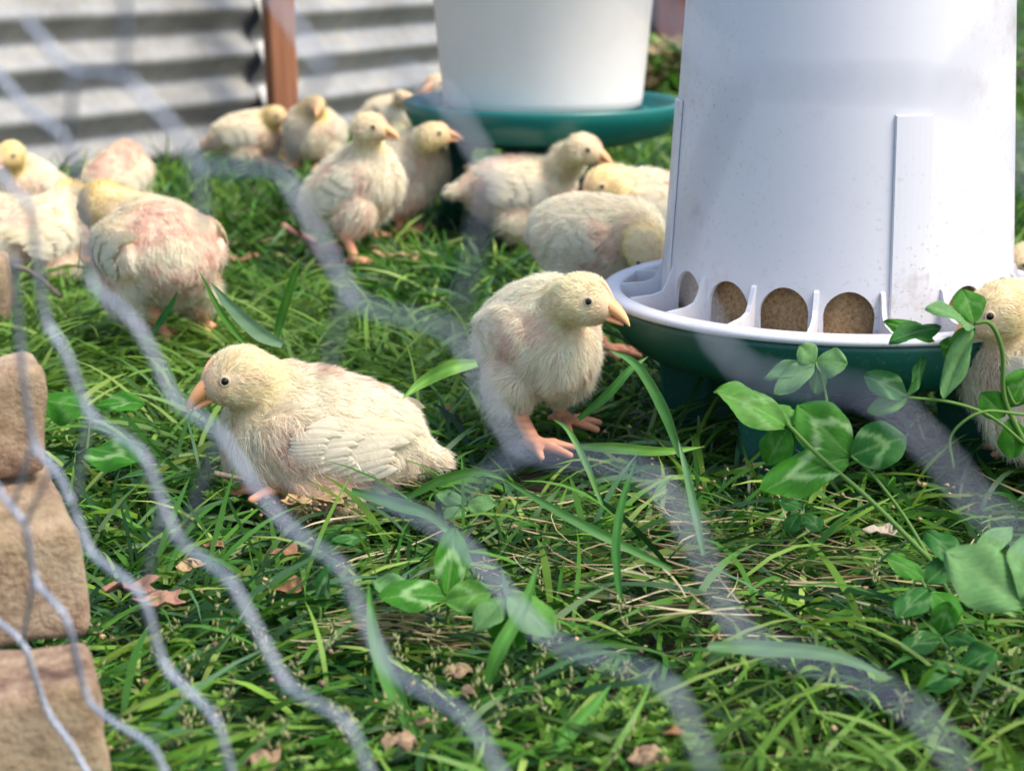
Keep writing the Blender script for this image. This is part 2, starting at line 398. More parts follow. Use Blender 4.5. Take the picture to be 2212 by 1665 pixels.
# ------------------------------------------------------------------ pavers at the left
def paver(pyb, pyt, pxr, zb, Yf, w, d, label, rz=0.0, seed=0, h=None):
    c = P(pxr, pyb, Yf); zt = P(pxr, pyt, Yf)[2]; h = zt - zb; c = P(pxr, (pyb + pyt) / 2 if pyb < 1800 else 1560, Yf)
    r = np.random.default_rng(seed)
    n = 9; import bmesh
    bm = bmesh.new(); bmesh.ops.create_cube(bm, size=1)
    bmesh.ops.scale(bm, verts=bm.verts, vec=(w, d, h))
    bmesh.ops.bevel(bm, geom=bm.edges[:], offset=0.006, segments=2, affect='EDGES', profile=0.5)
    bmesh.ops.subdivide_edges(bm, edges=[e for e in bm.edges if e.calc_length() > 0.02], cuts=9, use_grid_fill=True)
    me = bpy.data.meshes.new('paver'); bm.to_mesh(me); bm.free()
    v = np.zeros(len(me.vertices) * 3); me.vertices.foreach_get('co', v); v = v.reshape(-1, 3)
    nn = np.stack([noise3(v, 55, seed + k) for k in range(3)], -1) * 0.0026 + np.stack([noise3(v, 170, seed + 9 + k) for k in range(3)], -1) * 0.0011
    me.vertices.foreach_set('co', (v + nn).astype(np.float32).ravel())
    me.polygons.foreach_set('use_smooth', np.ones(len(me.polygons), dtype=bool)); me.materials.append(M['stone'])
    o = bpy.data.objects.new('stone_paver', me); COL.objects.link(o)
    o.rotation_euler = (0, 0, rz)
    cr, sr = math.cos(rz), math.sin(rz)
    o.location = (c[0] - w / 2 * cr - d / 2 * sr, Yf - w / 2 * sr + d / 2 * cr, zb + h / 2); tag(o, label, 'paver', 'stone pavers by the netting')
k = 1.16
paver(1900, 1470, 226, -0.06, 0.70 * 1.06, 0.22, 0.055, 'lowest tan stone paver of the leaning stack at the lower left corner', R(17), 1)
paver(1400, 1130, 190, 0.37 - 0.299 * k, 0.737 * k, 0.22, 0.16, 'middle tan stone paver of the stack behind the wire netting', R(22), 2)
paver(1040, 790, 106, 0.375 - 0.243 * k, 0.79 * k, 0.20, 0.035, 'topmost pinkish stone paver of the stack at the left edge', R(18), 3)
paver(690, 560, 17, -0.004, 1.76, 0.16, 0.06, 'lone tan stone block on the grass at the left edge above the paver stack', R(12), 4)

# ------------------------------------------------------------------ chicks
def surface_nets(f, org, h):
    nx, ny, nz = f.shape
    cnt = np.zeros((nx - 1, ny - 1, nz - 1), np.float32); pos = np.zeros((nx - 1, ny - 1, nz - 1, 3), np.float32)
    sl = lambda d, n: slice(d, n - 1 + d)
    for ax in range(3):
        for u in (0, 1):
            for v in (0, 1):
                o = [0, 0, 0]; o[(ax + 1) % 3] = u; o[(ax + 2) % 3] = v
                A = f[sl(o[0], nx), sl(o[1], ny), sl(o[2], nz)]
                o2 = list(o); o2[ax] = 1
                B = f[sl(o2[0], nx), sl(o2[1], ny), sl(o2[2], nz)]
                c = (A < 0) != (B < 0)
                t = np.where(c, A / np.where(c, A - B, 1), 0)
                cnt += c
                pos[..., ax] += t
                for q in range(3):
                    if q != ax and o[q]: pos[..., q] += c
    act = cnt > 0; ii = np.argwhere(act)
    V = (pos[act] / cnt[act][:, None] + ii) * h + org
    num = np.full(act.shape, -1, np.int64); num[act] = np.arange(len(ii))
    quads = []
    s = f < 0
    for ax in range(3):
        sh = [slice(1, n - 1) for n in (nx, ny, nz)]; sh[ax] = slice(0, (nx, ny, nz)[ax] - 1)
        sh2 = list(sh); sh2[ax] = slice(1, (nx, ny, nz)[ax])
        a = s[tuple(sh)]; b = s[tuple(sh2)]
        c = np.argwhere(a != b); st = np.array([1, 1, 1]); st[ax] = 0; c0 = c + st
        e1 = np.zeros(3, int); e1[(ax + 1) % 3] = 1; e2 = np.zeros(3, int); e2[(ax + 2) % 3] = 1
        g = lambda k: num[k[:, 0], k[:, 1], k[:, 2]]
        q = np.stack([g(c0 - e1 - e2), g(c0 - e2), g(c0), g(c0 - e1)], -1)
        flip = ~a[c[:, 0], c[:, 1], c[:, 2]]
        q[flip] = q[flip][:, ::-1]; quads.append(q)
    return V, np.concatenate(quads)
def sd_ell(p, c, r, Rm=None):
    q = p - np.asarray(c, np.float32)
    if Rm is not None: q = q @ np.asarray(Rm, np.float32)          # columns = axes
    r = np.asarray(r, np.float32)
    k0 = np.sqrt(((q / r) ** 2).sum(-1)); k1 = np.sqrt(((q / (r * r)) ** 2).sum(-1)) + 1e-9
    return k0 * (k0 - 1) / k1
def sd_cone(p, a, b, ra, rb):
    a = np.asarray(a, np.float32); b = np.asarray(b, np.float32); ab = b - a
    t = np.clip(((p - a) @ ab) / (ab @ ab + 1e-12), 0, 1)
    return np.sqrt(((p - a - t[..., None] * ab) ** 2).sum(-1)) - (ra + (rb - ra) * t)
def smin(a, b, k):
    h = np.clip(0.5 + 0.5 * (b - a) / k, 0, 1); return b + (a - b) * h - k * h * (1 - h)
def roty(a):  # pitch up for +x axis
    c, s = math.cos(a), math.sin(a); return np.array([[c, 0, -s], [0, 1, 0], [s, 0, c]])
def unit(v): v = np.asarray(v, float); return v / np.linalg.norm(v)

WHITE = np.array((0.90, 0.82, 0.655)); YEL = np.array((0.89, 0.73, 0.34)); PINK = np.array((0.72, 0.42, 0.36)); LEGC = np.array((0.74, 0.34, 0.19))
def chick(label, body, yaw, head, hdir, feet=None, pitch=0.1, s=1.0, vox=0.0022, nh=12000, hw=0.0005, group=None, seed=0, wing=1.0, yel=1.0, tail=1.0, feet_dir=None, bodyfat=1.0, pinkish=1.0, neck=1.0, hs=.88):
    r = np.random.default_rng(seed + 100)
    bw = P(*body) ; hwd = P(*head)
    psi = R(yaw); ca, sa = math.cos(psi), math.sin(psi)
    Rz = np.array([[ca, sa, 0], [-sa, ca, 0], [0, 0, 1]])           # world -> local
    org = np.array([bw[0], bw[1], 0.0])
    loc = lambda w: Rz @ (np.asarray(w) - org)
    bc = loc(bw); hc = loc(hwd); hf = unit(Rz @ unit(hdir))
    side = unit(np.cross([0, 0, 1], hf)); hu = np.cross(hf, side); sh = s * hs
    HR = np.stack([hf, side, hu], 1)
    Rb = roty(R(pitch) if abs(pitch) > 1 else pitch)
    B = lambda x, y, z: bc + Rb @ (np.array([x, y, z]) * s)
    crouch = feet is None
    if crouch: fl = [np.array([0.022 * s, 0.026 * s, 0.002]), np.array([0.026 * s, -0.026 * s, 0.002])]
    else: fl = [loc(G(*feet[0])), loc(G(*feet[1]))]
    if fl[0][1] < fl[1][1]: fl = fl[::-1]
    fd = np.array([1.0, 0, 0]) if feet_dir is None else unit(Rz @ np.array([*feet_dir, 0.0]))
    pts = [B(-.11, 0, 0), B(.08, 0, 0), hc, *fl]
    lo = np.min(pts, 0) - 0.048 * s; hi = np.max(pts, 0) + 0.048 * s
    lo[2] = min(-0.008, lo[2]); lo[1] = min(lo[1], bc[1] - .06 * s); hi[1] = max(hi[1], bc[1] + .06 * s)
    hi[2] = max(hi[2], bc[2] + .06 * s)
    ax = [np.arange(lo[i], hi[i], vox, dtype=np.float32) for i in range(3)]
    p = np.stack(np.meshgrid(*ax, indexing='ij'), -1)
    E = lambda c, rr, Rm=Rb: sd_ell(p, B(*c), np.array(rr) * s, Rm)
    fat = bodyfat
    f = E((0, 0, 0), (.053, .042 * fat, .042))
    f = smin(f, E((.024, 0, -.006), (.038, .038 * fat, .040)), .012 * s)
    f = smin(f, E((-.032, 0, .002), (.036, .034 * fat, .034)), .012 * s)
    f = smin(f, sd_cone(p, B(-.05, 0, .004), B(-.055 - .026 * tail, 0, -.002), .017 * s, .008 * s), .012 * s)
    for sg in (-1, 1):
        f = smin(f, E((-.004, sg * .036 * fat, .003), (.042, .0095, .022)), .008 * s)      # folded wing bulge
        f = smin(f, E((-.008, sg * .026 * fat, -.026), (.027, .018, .026)), .007 * s)       # thigh
    # neck
    nb = B(.036, 0, .014); hb = hc - hf * 0.006 * s - hu * 0.004 * s
    mid = (nb + hb) / 2 + np.array([0.002, 0, 0.004]) * s
    f = smin(f, sd_cone(p, nb, mid, .025 * s, .0185 * neck * s), .012 * s)
    f = smin(f, sd_cone(p, mid, hb, .0185 * neck * s, .0165 * sh), .007 * s)
    hd = sd_ell(p, hc, np.array((.0240, .0182, .0195)) * sh, HR)
    hd = smin(hd, sd_ell(p, hc + hf * .0140 * sh - hu * .0035 * sh, np.array((.0125, .0110, .0110)) * sh, HR), .008 * sh)
    f = smin(f, hd, .007 * s)
    # legs and toes
    legpts = []
    for k, sg in ((0, 1), (1, -1)):
        ft = fl[k]; ank = ft + np.array([0, 0, 0.007 * s])
        hip = B(.002, sg * .024, -.030)
        if crouch:
            hock = ank + np.array([-.030 * s, 0, .004 * s])
        else:
            hock = ank + (hip - ank) * 0.50 + np.array([-.016 * s, 0, -0.002])
        L = sd_cone(p, hip, hock, .0165 * s, .0072 * s)
        f = smin(f, L, .008 * s)
        L = sd_cone(p, hock, ank, .0062 * s, .0058 * s)
        for ang, ln, r0 in ((0, .037, .0044), (38, .031, .0041), (-38, .031, .0041), (168, .016, .0034)):
            a = R(ang); dv = np.array([fd[0] * math.cos(a) - fd[1] * math.sin(a), fd[0] * math.sin(a) + fd[1] * math.cos(a), 0])
            knee = ank * [1, 1, 0] + dv * ln * .5 * s + np.array([0, 0, .0055 * s]); tip = ank * [1, 1, 0] + dv * ln * s + np.array([0, 0, .0024])
            L = smin(L, sd_cone(p, ank - np.array([0, 0, .002 * s]), knee, r0 * 1.15 * s, r0 * s), .003)
            L = smin(L, sd_cone(p, knee, tip, r0 * s, r0 * .62 * s), .0012)
            legpts.append((ank, tip))
        f = smin(f, L, .004)
        legpts.append((hock, ank))
    V, Q = surface_nets(f, lo.astype(np.float32), vox)
    # normals
    n = np.zeros_like(V); fn = np.cross(V[Q[:, 2]] - V[Q[:, 0]], V[Q[:, 3]] - V[Q[:, 1]])
    for j in range(4): np.add.at(n, Q[:, j], fn)
    n /= np.linalg.norm(n, axis=1)[:, None] + 1e-12
    root = empty('chick', org, psi); tag(root, label, 'chick', group)
    def region(q):
        """weights: leg, head, face and the down colour"""
        b = (q - bc) @ Rb / s                         # body frame
        hh = (q - hc) @ HR / sh                        # head frame
        dl = np.full(len(q), 9.0)
        for a_, b_ in legpts: dl = np.minimum(dl, sd_cone(q, a_, b_, 0, 0))
        wl = 1 - sstep(.0075 * s, .0125 * s, dl)
        if not crouch: wl = wl * (1 - sstep(.036 * s, .050 * s, q[:, 2]))
        dh = np.linalg.norm(hh, axis=1); whd = 1 - sstep(.026, .044, dh)
        face = sstep(.010, .024, hh[:, 0]) * (1 - sstep(.026, .032, dh))
        n1 = noise3(q, 60 / s, seed + 5); n2 = noise3(q, 130 / s, seed + 6)
        c = WHITE[None] * (1 + 0.03 * n1[:, None])
        yy = np.clip(whd * .75 + .45 * np.exp(-((np.linalg.norm(q - mid, axis=1) / (.024 * s)) ** 2)) + .22 * sstep(.2, 1.0, n1) * sstep(.0, -.02, b[:, 2]), 0, 1)[:, None] * yel
        yy = np.clip(yy * (0.72 + .28 * n1[:, None]), 0, 1)
        c = c * (1 - yy) + YEL * yy
        ab = np.abs(b[:, 1])
        pk = sstep(.1, .9, n1 + .5 * n2) * (1 - whd)
        pk = np.maximum(pk * .55, .95 * np.exp(-(((b[:, 0] - .020) / .014) ** 2 + ((b[:, 2] + .004 - .25 * n2 * .02) / .013) ** 2)) * sstep(.02, .03, ab))   # bare shoulder
        pk = np.maximum(pk, .8 * np.exp(-(((b[:, 0] + .004) / .03) ** 2 + ((b[:, 2] + .018) / .007) ** 2)) * sstep(.02, .03, ab) * (0.6 + .4 * n1))  # crease under wing
        pk = np.maximum(pk, .75 * np.exp(-((ab / .005) ** 2)) * sstep(.045, .06, b[:, 0]) * sstep(.0, -.02, b[:, 2]) * (0.5 + .5 * n2))                # keel
        pk = np.maximum(pk, .75 * np.exp(-((b[:, 0] + .062) / .014) ** 2) * sstep(.012, -.004, b[:, 2]) * .8)
        ear = np.exp(-(((hh[:, 0] + .010) / .0035) ** 2 + ((hh[:, 2] + .001) / .0045) ** 2))
        pk = np.maximum(pk * (1 - whd), ear * .55) * pinkish
        pk = np.clip(pk * (.75 + .35 * noise3(q, 520 / s, seed + 8)), 0, 1)[:, None] * .80
        c = c * (1 - pk) + PINK * pk
        fa = (face * .38)[:, None]; c = c * (1 - fa) + np.array((.78, .52, .34)) * fa
        return b, hh, wl, whd, face, np.clip(c, 0, 1), pk[:, 0], ear
    b, hh, wl, whd, face, c, pk, ear = region(V)
    skin = c * np.array([.92, .80, .70]); skin = skin * (1 - .35 * pk[:, None]) + PINK * .35 * pk[:, None]
    lc = LEGC * (1 + .10 * noise3(V, 300, seed)[:, None]); lc = lc * (1 + .12 * np.sin(V[:, 2:3] * 1500) * (1 if vox < .002 else 0))
    skin = skin * (1 - wl[:, None]) + lc * wl[:, None]
    mk('body', V, Q, M['skin'], root, np.clip(skin, 0, 1))
    # ---- down
    tri = np.concatenate([Q[:, [0, 1, 2]], Q[:, [0, 2, 3]]]); A = V[tri[:, 0]]; Bq = V[tri[:, 1]]; Cq = V[tri[:, 2]]
    ar = np.linalg.norm(np.cross(Bq - A, Cq - A), axis=1)
    ti = r.choice(len(tri), nh, p=ar / ar.sum())
    u = r.random((nh, 2)); fl_ = u.sum(1) > 1; u[fl_] = 1 - u[fl_]
    q = A[ti] + u[:, :1] * (Bq - A)[ti] + u[:, 1:] * (Cq - A)[ti]
    nn = n[tri[ti]].mean(1); nn /= np.linalg.norm(nn, axis=1)[:, None]
    b, hh, wl, whd, face, c, pk, ear = region(q)
    eyed = np.minimum(np.linalg.norm(hh - [.0095, .0175, .0035], axis=1), np.linalg.norm(hh - [.0095, -.0175, .0035], axis=1))
    keep = (wl < .35) & (eyed > .0052) & ~((hh[:, 0] > .0225) & (np.linalg.norm(hh, axis=1) < .03))
    keep &= r.random(nh) > pk * .45
    if wing > .6: keep &= ~((b[:, 0] > -.045) & (b[:, 0] < .006) & (np.abs(b[:, 2] - .001) < .019) & (np.abs(b[:, 1]) > .030 * fat) & (r.random(nh) < .93))
    q, nn, b, hh, whd, face, c, pk, eyed = [x[keep] for x in (q, nn, b, hh, whd, face, c, pk, eyed)]
    m_ = len(q)
    flow_b = Rb @ np.array([-.85, 0, -.45]); flow_h = -hf * .9 - hu * .15
    fl2 = flow_b[None] * (1 - whd[:, None]) + flow_h[None] * whd[:, None]
    fl2 = fl2 + np.stack([noise3(q, 420 / s, seed + 20 + k) for k in range(3)], -1) * .38 + r.normal(size=(m_, 3)) * .28
    fl2 -= nn * (fl2 * nn).sum(1)[:, None]; fl2 /= np.linalg.norm(fl2, axis=1)[:, None] + 1e-9
    lift = (.42 + .45 * r.random(m_) + .26 * noise3(q, 260 / s, seed + 31)) * (1 - .10 * whd)
    d = fl2 + nn * lift[:, None]; d /= np.linalg.norm(d, axis=1)[:, None]
    belly = sstep(-.01, -.035, b[:, 2])
    ln = (.0088 + .0040 * belly) * (1 - whd) + .0050 * whd
    ln = ln * (1 - .6 * face) * (.65 + .7 * r.random(m_)) * s * (0.45 + .55 * sstep(.004, .012, eyed)) * (1 - .35 * pk)
    wd = hw * (.6 + .8 * r.random(m_)); sdv = np.cross(d, nn + r.normal(size=(m_, 3)) * .5); sdv /= np.linalg.norm(sdv, axis=1)[:, None] + 1e-9
    base = q - nn * .0006
    midp = base + d * (ln * .5)[:, None]; droop = (fl2 * .18 - nn * .10 + np.array([0, 0, -.05])) * ln[:, None]
    tip = base + d * ln[:, None] + droop
    HV = np.stack([base - sdv * wd[:, None] * .5, base + sdv * wd[:, None] * .5, midp + sdv * wd[:, None] * .38, midp - sdv * wd[:, None] * .38, tip], 1).reshape(-1, 3)
    i0 = np.arange(m_) * 5
    T = np.concatenate([np.stack([i0, i0 + 1, i0 + 2], -1), np.stack([i0, i0 + 2, i0 + 3], -1), np.stack([i0 + 3, i0 + 2, i0 + 4], -1)])
    hc_ = c * (1 + .10 * r.normal(size=(m_, 1)) + .06 + .07 * noise3(q, 700 / s, seed + 41)[:, None]); hc_ = np.clip(hc_, 0, .93)
    tag(mk('down', HV, T, M['down'], root, np.repeat(hc_, 5, 0)), kind='stuff')
    # ---- wings: overlapping young feathers
    if wing > 0:
        for sg in (-1, 1):
            mb = MB(); FV = []; FF = []; FCc = []
            rows = [(15, -.014, .050, .0095, .0012), (18, .000, .034, .0076, .0022), (17, .010, .024, .0062, .0032)]
            for nrow, x0, L0, wd0, off in rows:
                for i in range(nrow):
                    t_ = i / (nrow - 1)
                    z_ = .021 - .038 * t_; x_ = x0 + .016 * math.sin(t_ * 2.6) - .004 + r.normal() * .0015
                    L = L0 * wing * (1 - .22 * abs(t_ - .35)) * (.9 + .2 * r.random()); ang = R(4 + 16 * t_ + 6 * r.random())
                    w0 = wd0 * (.85 + .3 * r.random()) * .5
                    base_i = len(FV); nu = 8
                    for a in range(nu + 1):
                        uu = a / nu
                        xx = x_ - L * uu * math.cos(ang); zz = z_ + L * uu * math.sin(ang)
                        # lie on the bulge
                        bul = .0465 * fat - .010 * ((xx + .004) / .05) ** 2 - .0115 * ((zz - .004) / .024) ** 2
                        yy = bul + off + .0012 * uu
                        ww = w0 * (1 - (2 * abs(uu - .5)) ** 3.5) ** .5 if 0 < uu < 1 else (w0 * .3 if uu == 0 else .0002)
                        for cc in (-1, 0, 1):
                            FV.append(B(xx, sg * (yy - .0011 * abs(cc) + .0004 * r.normal() * 0), zz + cc * ww))
                            k_ = 1.05 - .12 * abs(cc) - .10 * (uu > .85) + .03 * r.normal(); yl = .40 * (1 - t_) * uu * yel
                            FCc.append(np.clip((WHITE * (1 - yl) + YEL * yl) * k_, 0, 1))
                    for a in range(nu):
                        for cc in range(2):
                            p0 = base_i + a * 3 + cc; FF.append([p0, p0 + 1, p0 + 4, p0 + 3])
            mb.add(FV, FF, np.array(FCc)); mb.build('wing', M['feather'], root)
    # ---- eyes
    for sg in (-1, 1):
        ec = hc + HR @ (np.array([.0098, sg * .0146, .0032]) * sh)
        dirn = unit(HR @ np.array([.25, sg, .05]))
        mb = MB()
        a1 = unit(np.cross(dirn, [0, 0, 1])); a2 = np.cross(dirn, a1); re = .0031 * s; nlat = 8
        VV = [ec + dirn * re]; FFf = []
        for i in range(1, nlat + 1):
            ph = i / nlat * math.pi * .6
            for j in range(14):
                th = 2 * math.pi * j / 14; VV.append(ec + re * (dirn * math.cos(ph) + math.sin(ph) * (a1 * math.cos(th) + a2 * math.sin(th))))
        for j in range(14): FFf.append([0, 1 + j, 1 + (j + 1) % 14])
        for i in range(nlat - 1):
            for j in range(14): FFf.append([1 + i * 14 + j, 1 + (i + 1) * 14 + j, 1 + (i + 1) * 14 + (j + 1) % 14, 1 + i * 14 + (j + 1) % 14])
        mb.add(VV, FFf); e = mb.build('eye', M['eye'], root)
        e.data.materials.append(M['iris'])
        mi = np.zeros(len(e.data.polygons), np.int32)
        for k_, fce in enumerate(FFf):
            if len(fce) == 4 and (fce[0] - 1) // 14 >= 3: mi[k_] = 1
        e.data.polygons.foreach_set('material_index', mi)
        mb = MB(); ring = [ec + dirn * re * .42 + (re * .96) * (a1 * math.cos(x) + a2 * math.sin(x)) for x in np.linspace(0, 2 * math.pi, 19)]
        tube(mb, ring, .0011 * s, 6, (.66, .50, .32), False); mb.build('eyelid', M['horn'], root)
    # ---- beak
    def H(x, y, z): return hc + HR @ (np.array([x, y, z]) * sh)
    OR = np.array((.90, .43, .18)); 
    for nm, secs in (('upper_beak', [(.0150, .0080, .0085, -.0045), (.0210, .0076, .0078, -.0050), (.0265, .0064, .0054, -.0058), (.0320, .0047, .0022, -.0070), (.0370, .0029, -.0018, -.0084), (.0400, .0012, -.0058, -.0098), (.0416, .0003, -.0092, -.0102)]),
                     ('lower_beak', [(.0110, .0082, -.0052, -.0090), (.0190, .0072, -.0056, -.0104), (.0265, .0052, -.0062, -.0112), (.0320, .0033, -.0076, -.0114), (.0360, .0012, -.0092, -.0110)])):
        mb = MB(); n_ = 12; VV = []; FF = []; CC = []
        for (x, w, top, bot) in secs:
            zt = top; zb = bot
            for j in range(n_):
                th = 2 * math.pi * j / n_
                VV.append(H(.014 + (x - .014) * 1.06, 1.10 * w * math.cos(th), 1.1 * ((zt + zb) / 2 + (zt - zb) / 2 * math.sin(th))))
                tt = sstep(.016, .022, np.array([x]))[0]
                CC.append(OR * (.9 + .1 * tt) + np.array((.08, .08, .06)) * sstep(.030, .038, np.array([x]))[0])
        for i in range(len(secs) - 1):
            for j in range(n_): FF.append([i * n_ + j, i * n_ + (j + 1) % n_, (i + 1) * n_ + (j + 1) % n_, (i + 1) * n_ + j])
        FF.append([(len(secs) - 1) * n_ + j for j in range(n_)][::-1])
        mb.add(VV, FF, np.array(CC)); ob = mb.build(nm, M['horn'], root)
        ss = ob.modifiers.new('s', 'SUBSURF'); ss.levels = ss.render_levels = 1
    for sg in (-1, 1):
        mb = MB(); nc = np.array([.0245, sg * .0066, .0015])
        tube(mb, [H(*(nc + np.array([-.0016, 0, .0004]))), H(*nc), H(*(nc + np.array([.0016, sg * -.0006, -.0004])))], [.0004 * s, .0008 * s, .0004 * s], 6, (.30, .13, .07)); mb.build('nostril', M['horn'], root)
    # ---- comb: row of small fleshy points up the forehead
    mb = MB()
    for i in range(11):
        t_ = i / 10; a = R(16 + 48 * t_)
        x = .0226 * math.cos(a) + .0008; z = .0198 * math.sin(a) + .0002
        c0 = np.array([x, 0, z]); rr = .0025 - .0010 * t_
        VV = []; FF = []; nl = 6
        for ii in range(nl + 1):
            ph = math.pi * ii / nl
            for j in range(8):
                th = 2 * math.pi * j / 8; VV.append(H(*(c0 + np.array([rr * 1.0 * math.cos(ph), rr * .8 * math.sin(ph) * math.cos(th), rr * 1.1 * math.sin(ph) * math.sin(th)]))))
        for ii in range(nl):
            for j in range(8): FF.append([ii * 8 + j, ii * 8 + (j + 1) % 8, (ii + 1) * 8 + (j + 1) % 8, (ii + 1) * 8 + j])
        mb.add(VV, FF, (.84, .50, .32))
    mb.build('comb', M['horn'], root)
    return root

GRP = 'pale yellow chicks on the grass'
HI = dict(vox=.0014, nh=90000, hw=.00042, group=GRP)
chick('pale chick crouching in the grass at the front, head turned left', (690, 935, 1.215), 188, (512, 810, 1.185), (-.93, -.26, -.34), None, 15, 1.02, seed=1, yel=.6, bodyfat=1.08, hs=.90, neck=.95, **HI)
chick('pale chick standing upright in front of the feeder tray, beak to the right', (1158, 724, 1.33), -60, (1264, 645, 1.268), (.87, -.46, -.20), [(1152, 972), (1213, 918)], 20, .93, seed=2, wing=.7, bodyfat=.88, feet_dir=(.75, -.65), yel=.42, neck=.85, hs=.92, **HI)
MID = dict(vox=.0020, nh=45000, hw=.00050, group=GRP)
chick('pinkish fluffy chick seen from behind with its yellow head tucked left', (340, 542, 1.665), 122, (217, 442, 1.71), (-.45, .75, -.6), [(355, 738), (442, 725)], 4, 1.08, seed=3, wing=.64, yel=1.5, hs=1.0, tail=.1, pinkish=1.25, bodyfat=1.12, **MID)
chick('white chick bending down to eat at the left side of the feeder', (1292, 520, 1.625), -30, (1398, 548, 1.54), (.30, -.45, -.95), [(1305, 765), (1240, 740)], -2, .95, seed=4, wing=.5, yel=1.0, tail=.4, **MID)
chick('pale chick at the right edge leaning over the feeder tray behind clover', (2262, 800, 1.25), 150, (2150, 668, 1.215), (-.80, -.10, -.45), [(2235, 985), (2290, 970)], 28, 1.0, seed=5, wing=.7, **MID)
LO = dict(vox=.0030, nh=15000, hw=.0009, group=GRP)
chick('alert chick standing tall with its neck stretched, beak to the right', (760, 402, 2.08), -14, (800, 276, 2.05), (.95, -.30, -.10), [(768, 572), (795, 515)], 36, .95, seed=6, wing=.8, yel=.9, neck=.75, bodyfat=.9, tail=.3, **LO)
chick('chick leaning forward to the right beside the tall alert chick', (868, 368, 2.27), 5, (938, 292, 2.20), (.97, -.1, .10), [(868, 505), (885, 497)], 30, .92, seed=7, wing=.8, neck=.8, bodyfat=.88, **LO)
chick('chick with a white back and raised tail, head turned right beneath the bucket feeder', (1128, 412, 2.19), 12, (1262, 322, 2.13), (.90, -.36, -.25), [(1165, 503), (1195, 480)], -2, 1.02, seed=8, yel=.7, **LO)
chick('chick facing left behind the eating chick, body hidden by the large feeder', (1400, 452, 1.98), 178, (1298, 395, 1.94), (-.75, -.5, -.5), None, 6, 1.0, seed=9, **LO)
chick('resting chick behind the tucked chick, white wing feathers showing', (92, 510, 2.02), 52, (152, 420, 2.09), (.5, .8, -.1), None, 12, 1.0, seed=10, wing=1.1, yel=1.3, pinkish=1.3, **LO)
chick('chick in the upper left corner group with its face towards the camera', (50, 405, 2.3), -110, (20, 335, 2.24), (-.42, -.88, -.22), None, 20, .96, seed=11, yel=1.1, neck=.9, **LO)
chick('chick cut off by the left edge, lying in the grass', (-12, 500, 2.06), 170, (-120, 440, 2.06), (-1, 0, 0), None, 0, 1.0, seed=12, pinkish=1.2, **LO)
chick('small pinkish chick hunched in front of the corrugated wall', (255, 385, 2.5), 75, (245, 372, 2.55), (0, .8, -.6), None, 20, .92, seed=13, pinkish=1.4, tail=0, **LO)
chick('left chick of the blurred pair at the foot of the brown post', (535, 292, 2.92), 8, (598, 250, 2.9), (.8, -.4, -.2), None, 10, .86, seed=14, **LO)
chick('right chick of the blurred pair at the foot of the brown post', (680, 283, 2.9), 250, (682, 230, 2.86), (.1, -1, -.1), None, 20, .92, seed=15, **LO)
chick('dim chick resting beside the wall to the left of the teal tray', (850, 245, 3.25), 20, (868, 210, 3.2), (.7, -.7, 0), None, 0, .75, seed=16, yel=.3, pinkish=.3, **LO)
chick('chick peeking over the left rim of the teal tray', (978, 225, 2.85), 170, (950, 184, 2.8), (-.7, -.6, 0), None, 10, .9, seed=17, yel=1.3, **LO)
chick('chick at the right edge behind the large feeder, mostly out of frame', (2270, 640, 1.72), 150, (2212, 565, 1.70), (-.85, -.3, -.4), [(2262, 730), (2280, 720)], 0, .95, seed=18, **LO)

# ------------------------------------------------------------------ grass
def blades(root, az, L, w, e0, droop, cols, K=5, twist=None, seed=0):
    """root (n,3); az heading; e0 start elevation; droop total bend (rad); returns verts, quads, colours"""
    n = len(root); r = np.random.default_rng(seed)
    pos = root.copy(); hd = np.stack([np.cos(az), np.sin(az), np.zeros(n)], -1); el = e0.copy()
    sd = np.stack([-np.sin(az), np.cos(az), np.zeros(n)], -1)
    tw = r.normal(size=n) * .5 if twist is None else twist
    curl = r.normal(size=n) * .5
    rows = []
    for k in range(K + 1):
        t_ = k / K; wid = w * np.clip((.55 + .9 * t_) if t_ < .5 else 1 * (1 - ((t_ - .5) / .5) ** 1.8), 0.03, 1)
        a2 = az + curl * t_; hd = np.stack([np.cos(a2), np.sin(a2), np.zeros(n)], -1); sd = np.stack([-np.sin(a2), np.cos(a2), np.zeros(n)], -1)
        dirv = hd * np.cos(el)[:, None] + np.array([0, 0, 1.0]) * np.sin(el)[:, None]
        up = np.cross(dirv, sd); ss = sd * np.cos(tw * (1 + t_))[:, None] + up * np.sin(tw * (1 + t_))[:, None]
        rows.append(pos - ss * (wid * .5)[:, None]); rows.append(pos + ss * (wid * .5)[:, None])
        pos = pos + dirv * (L / K)[:, None]; el = el - droop / K
        pos[:, 2] = np.maximum(pos[:, 2], SOILZ + .004)
    V = np.stack(rows, 1).reshape(-1, 3); nv = 2 * (K + 1)
    b = (np.arange(n) * nv)[:, None]; q = np.array([[2 * k, 2 * k + 1, 2 * k + 3, 2 * k + 2] for k in range(K)])
    Q = (b[:, :, None] + q[None]).reshape(-1, 4)
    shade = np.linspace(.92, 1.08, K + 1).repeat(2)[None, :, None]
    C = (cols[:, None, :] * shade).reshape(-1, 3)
    return V, Q, np.clip(C, 0, 1)
PAL = np.array([(.034, .125, .012), (.065, .185, .017), (.012, .052, .008), (.140, .265, .030), (.060, .150, .060), (.240, .340, .075)])
STRAW = np.array([(.48, .38, .20), (.36, .26, .13), (.55, .47, .28)])
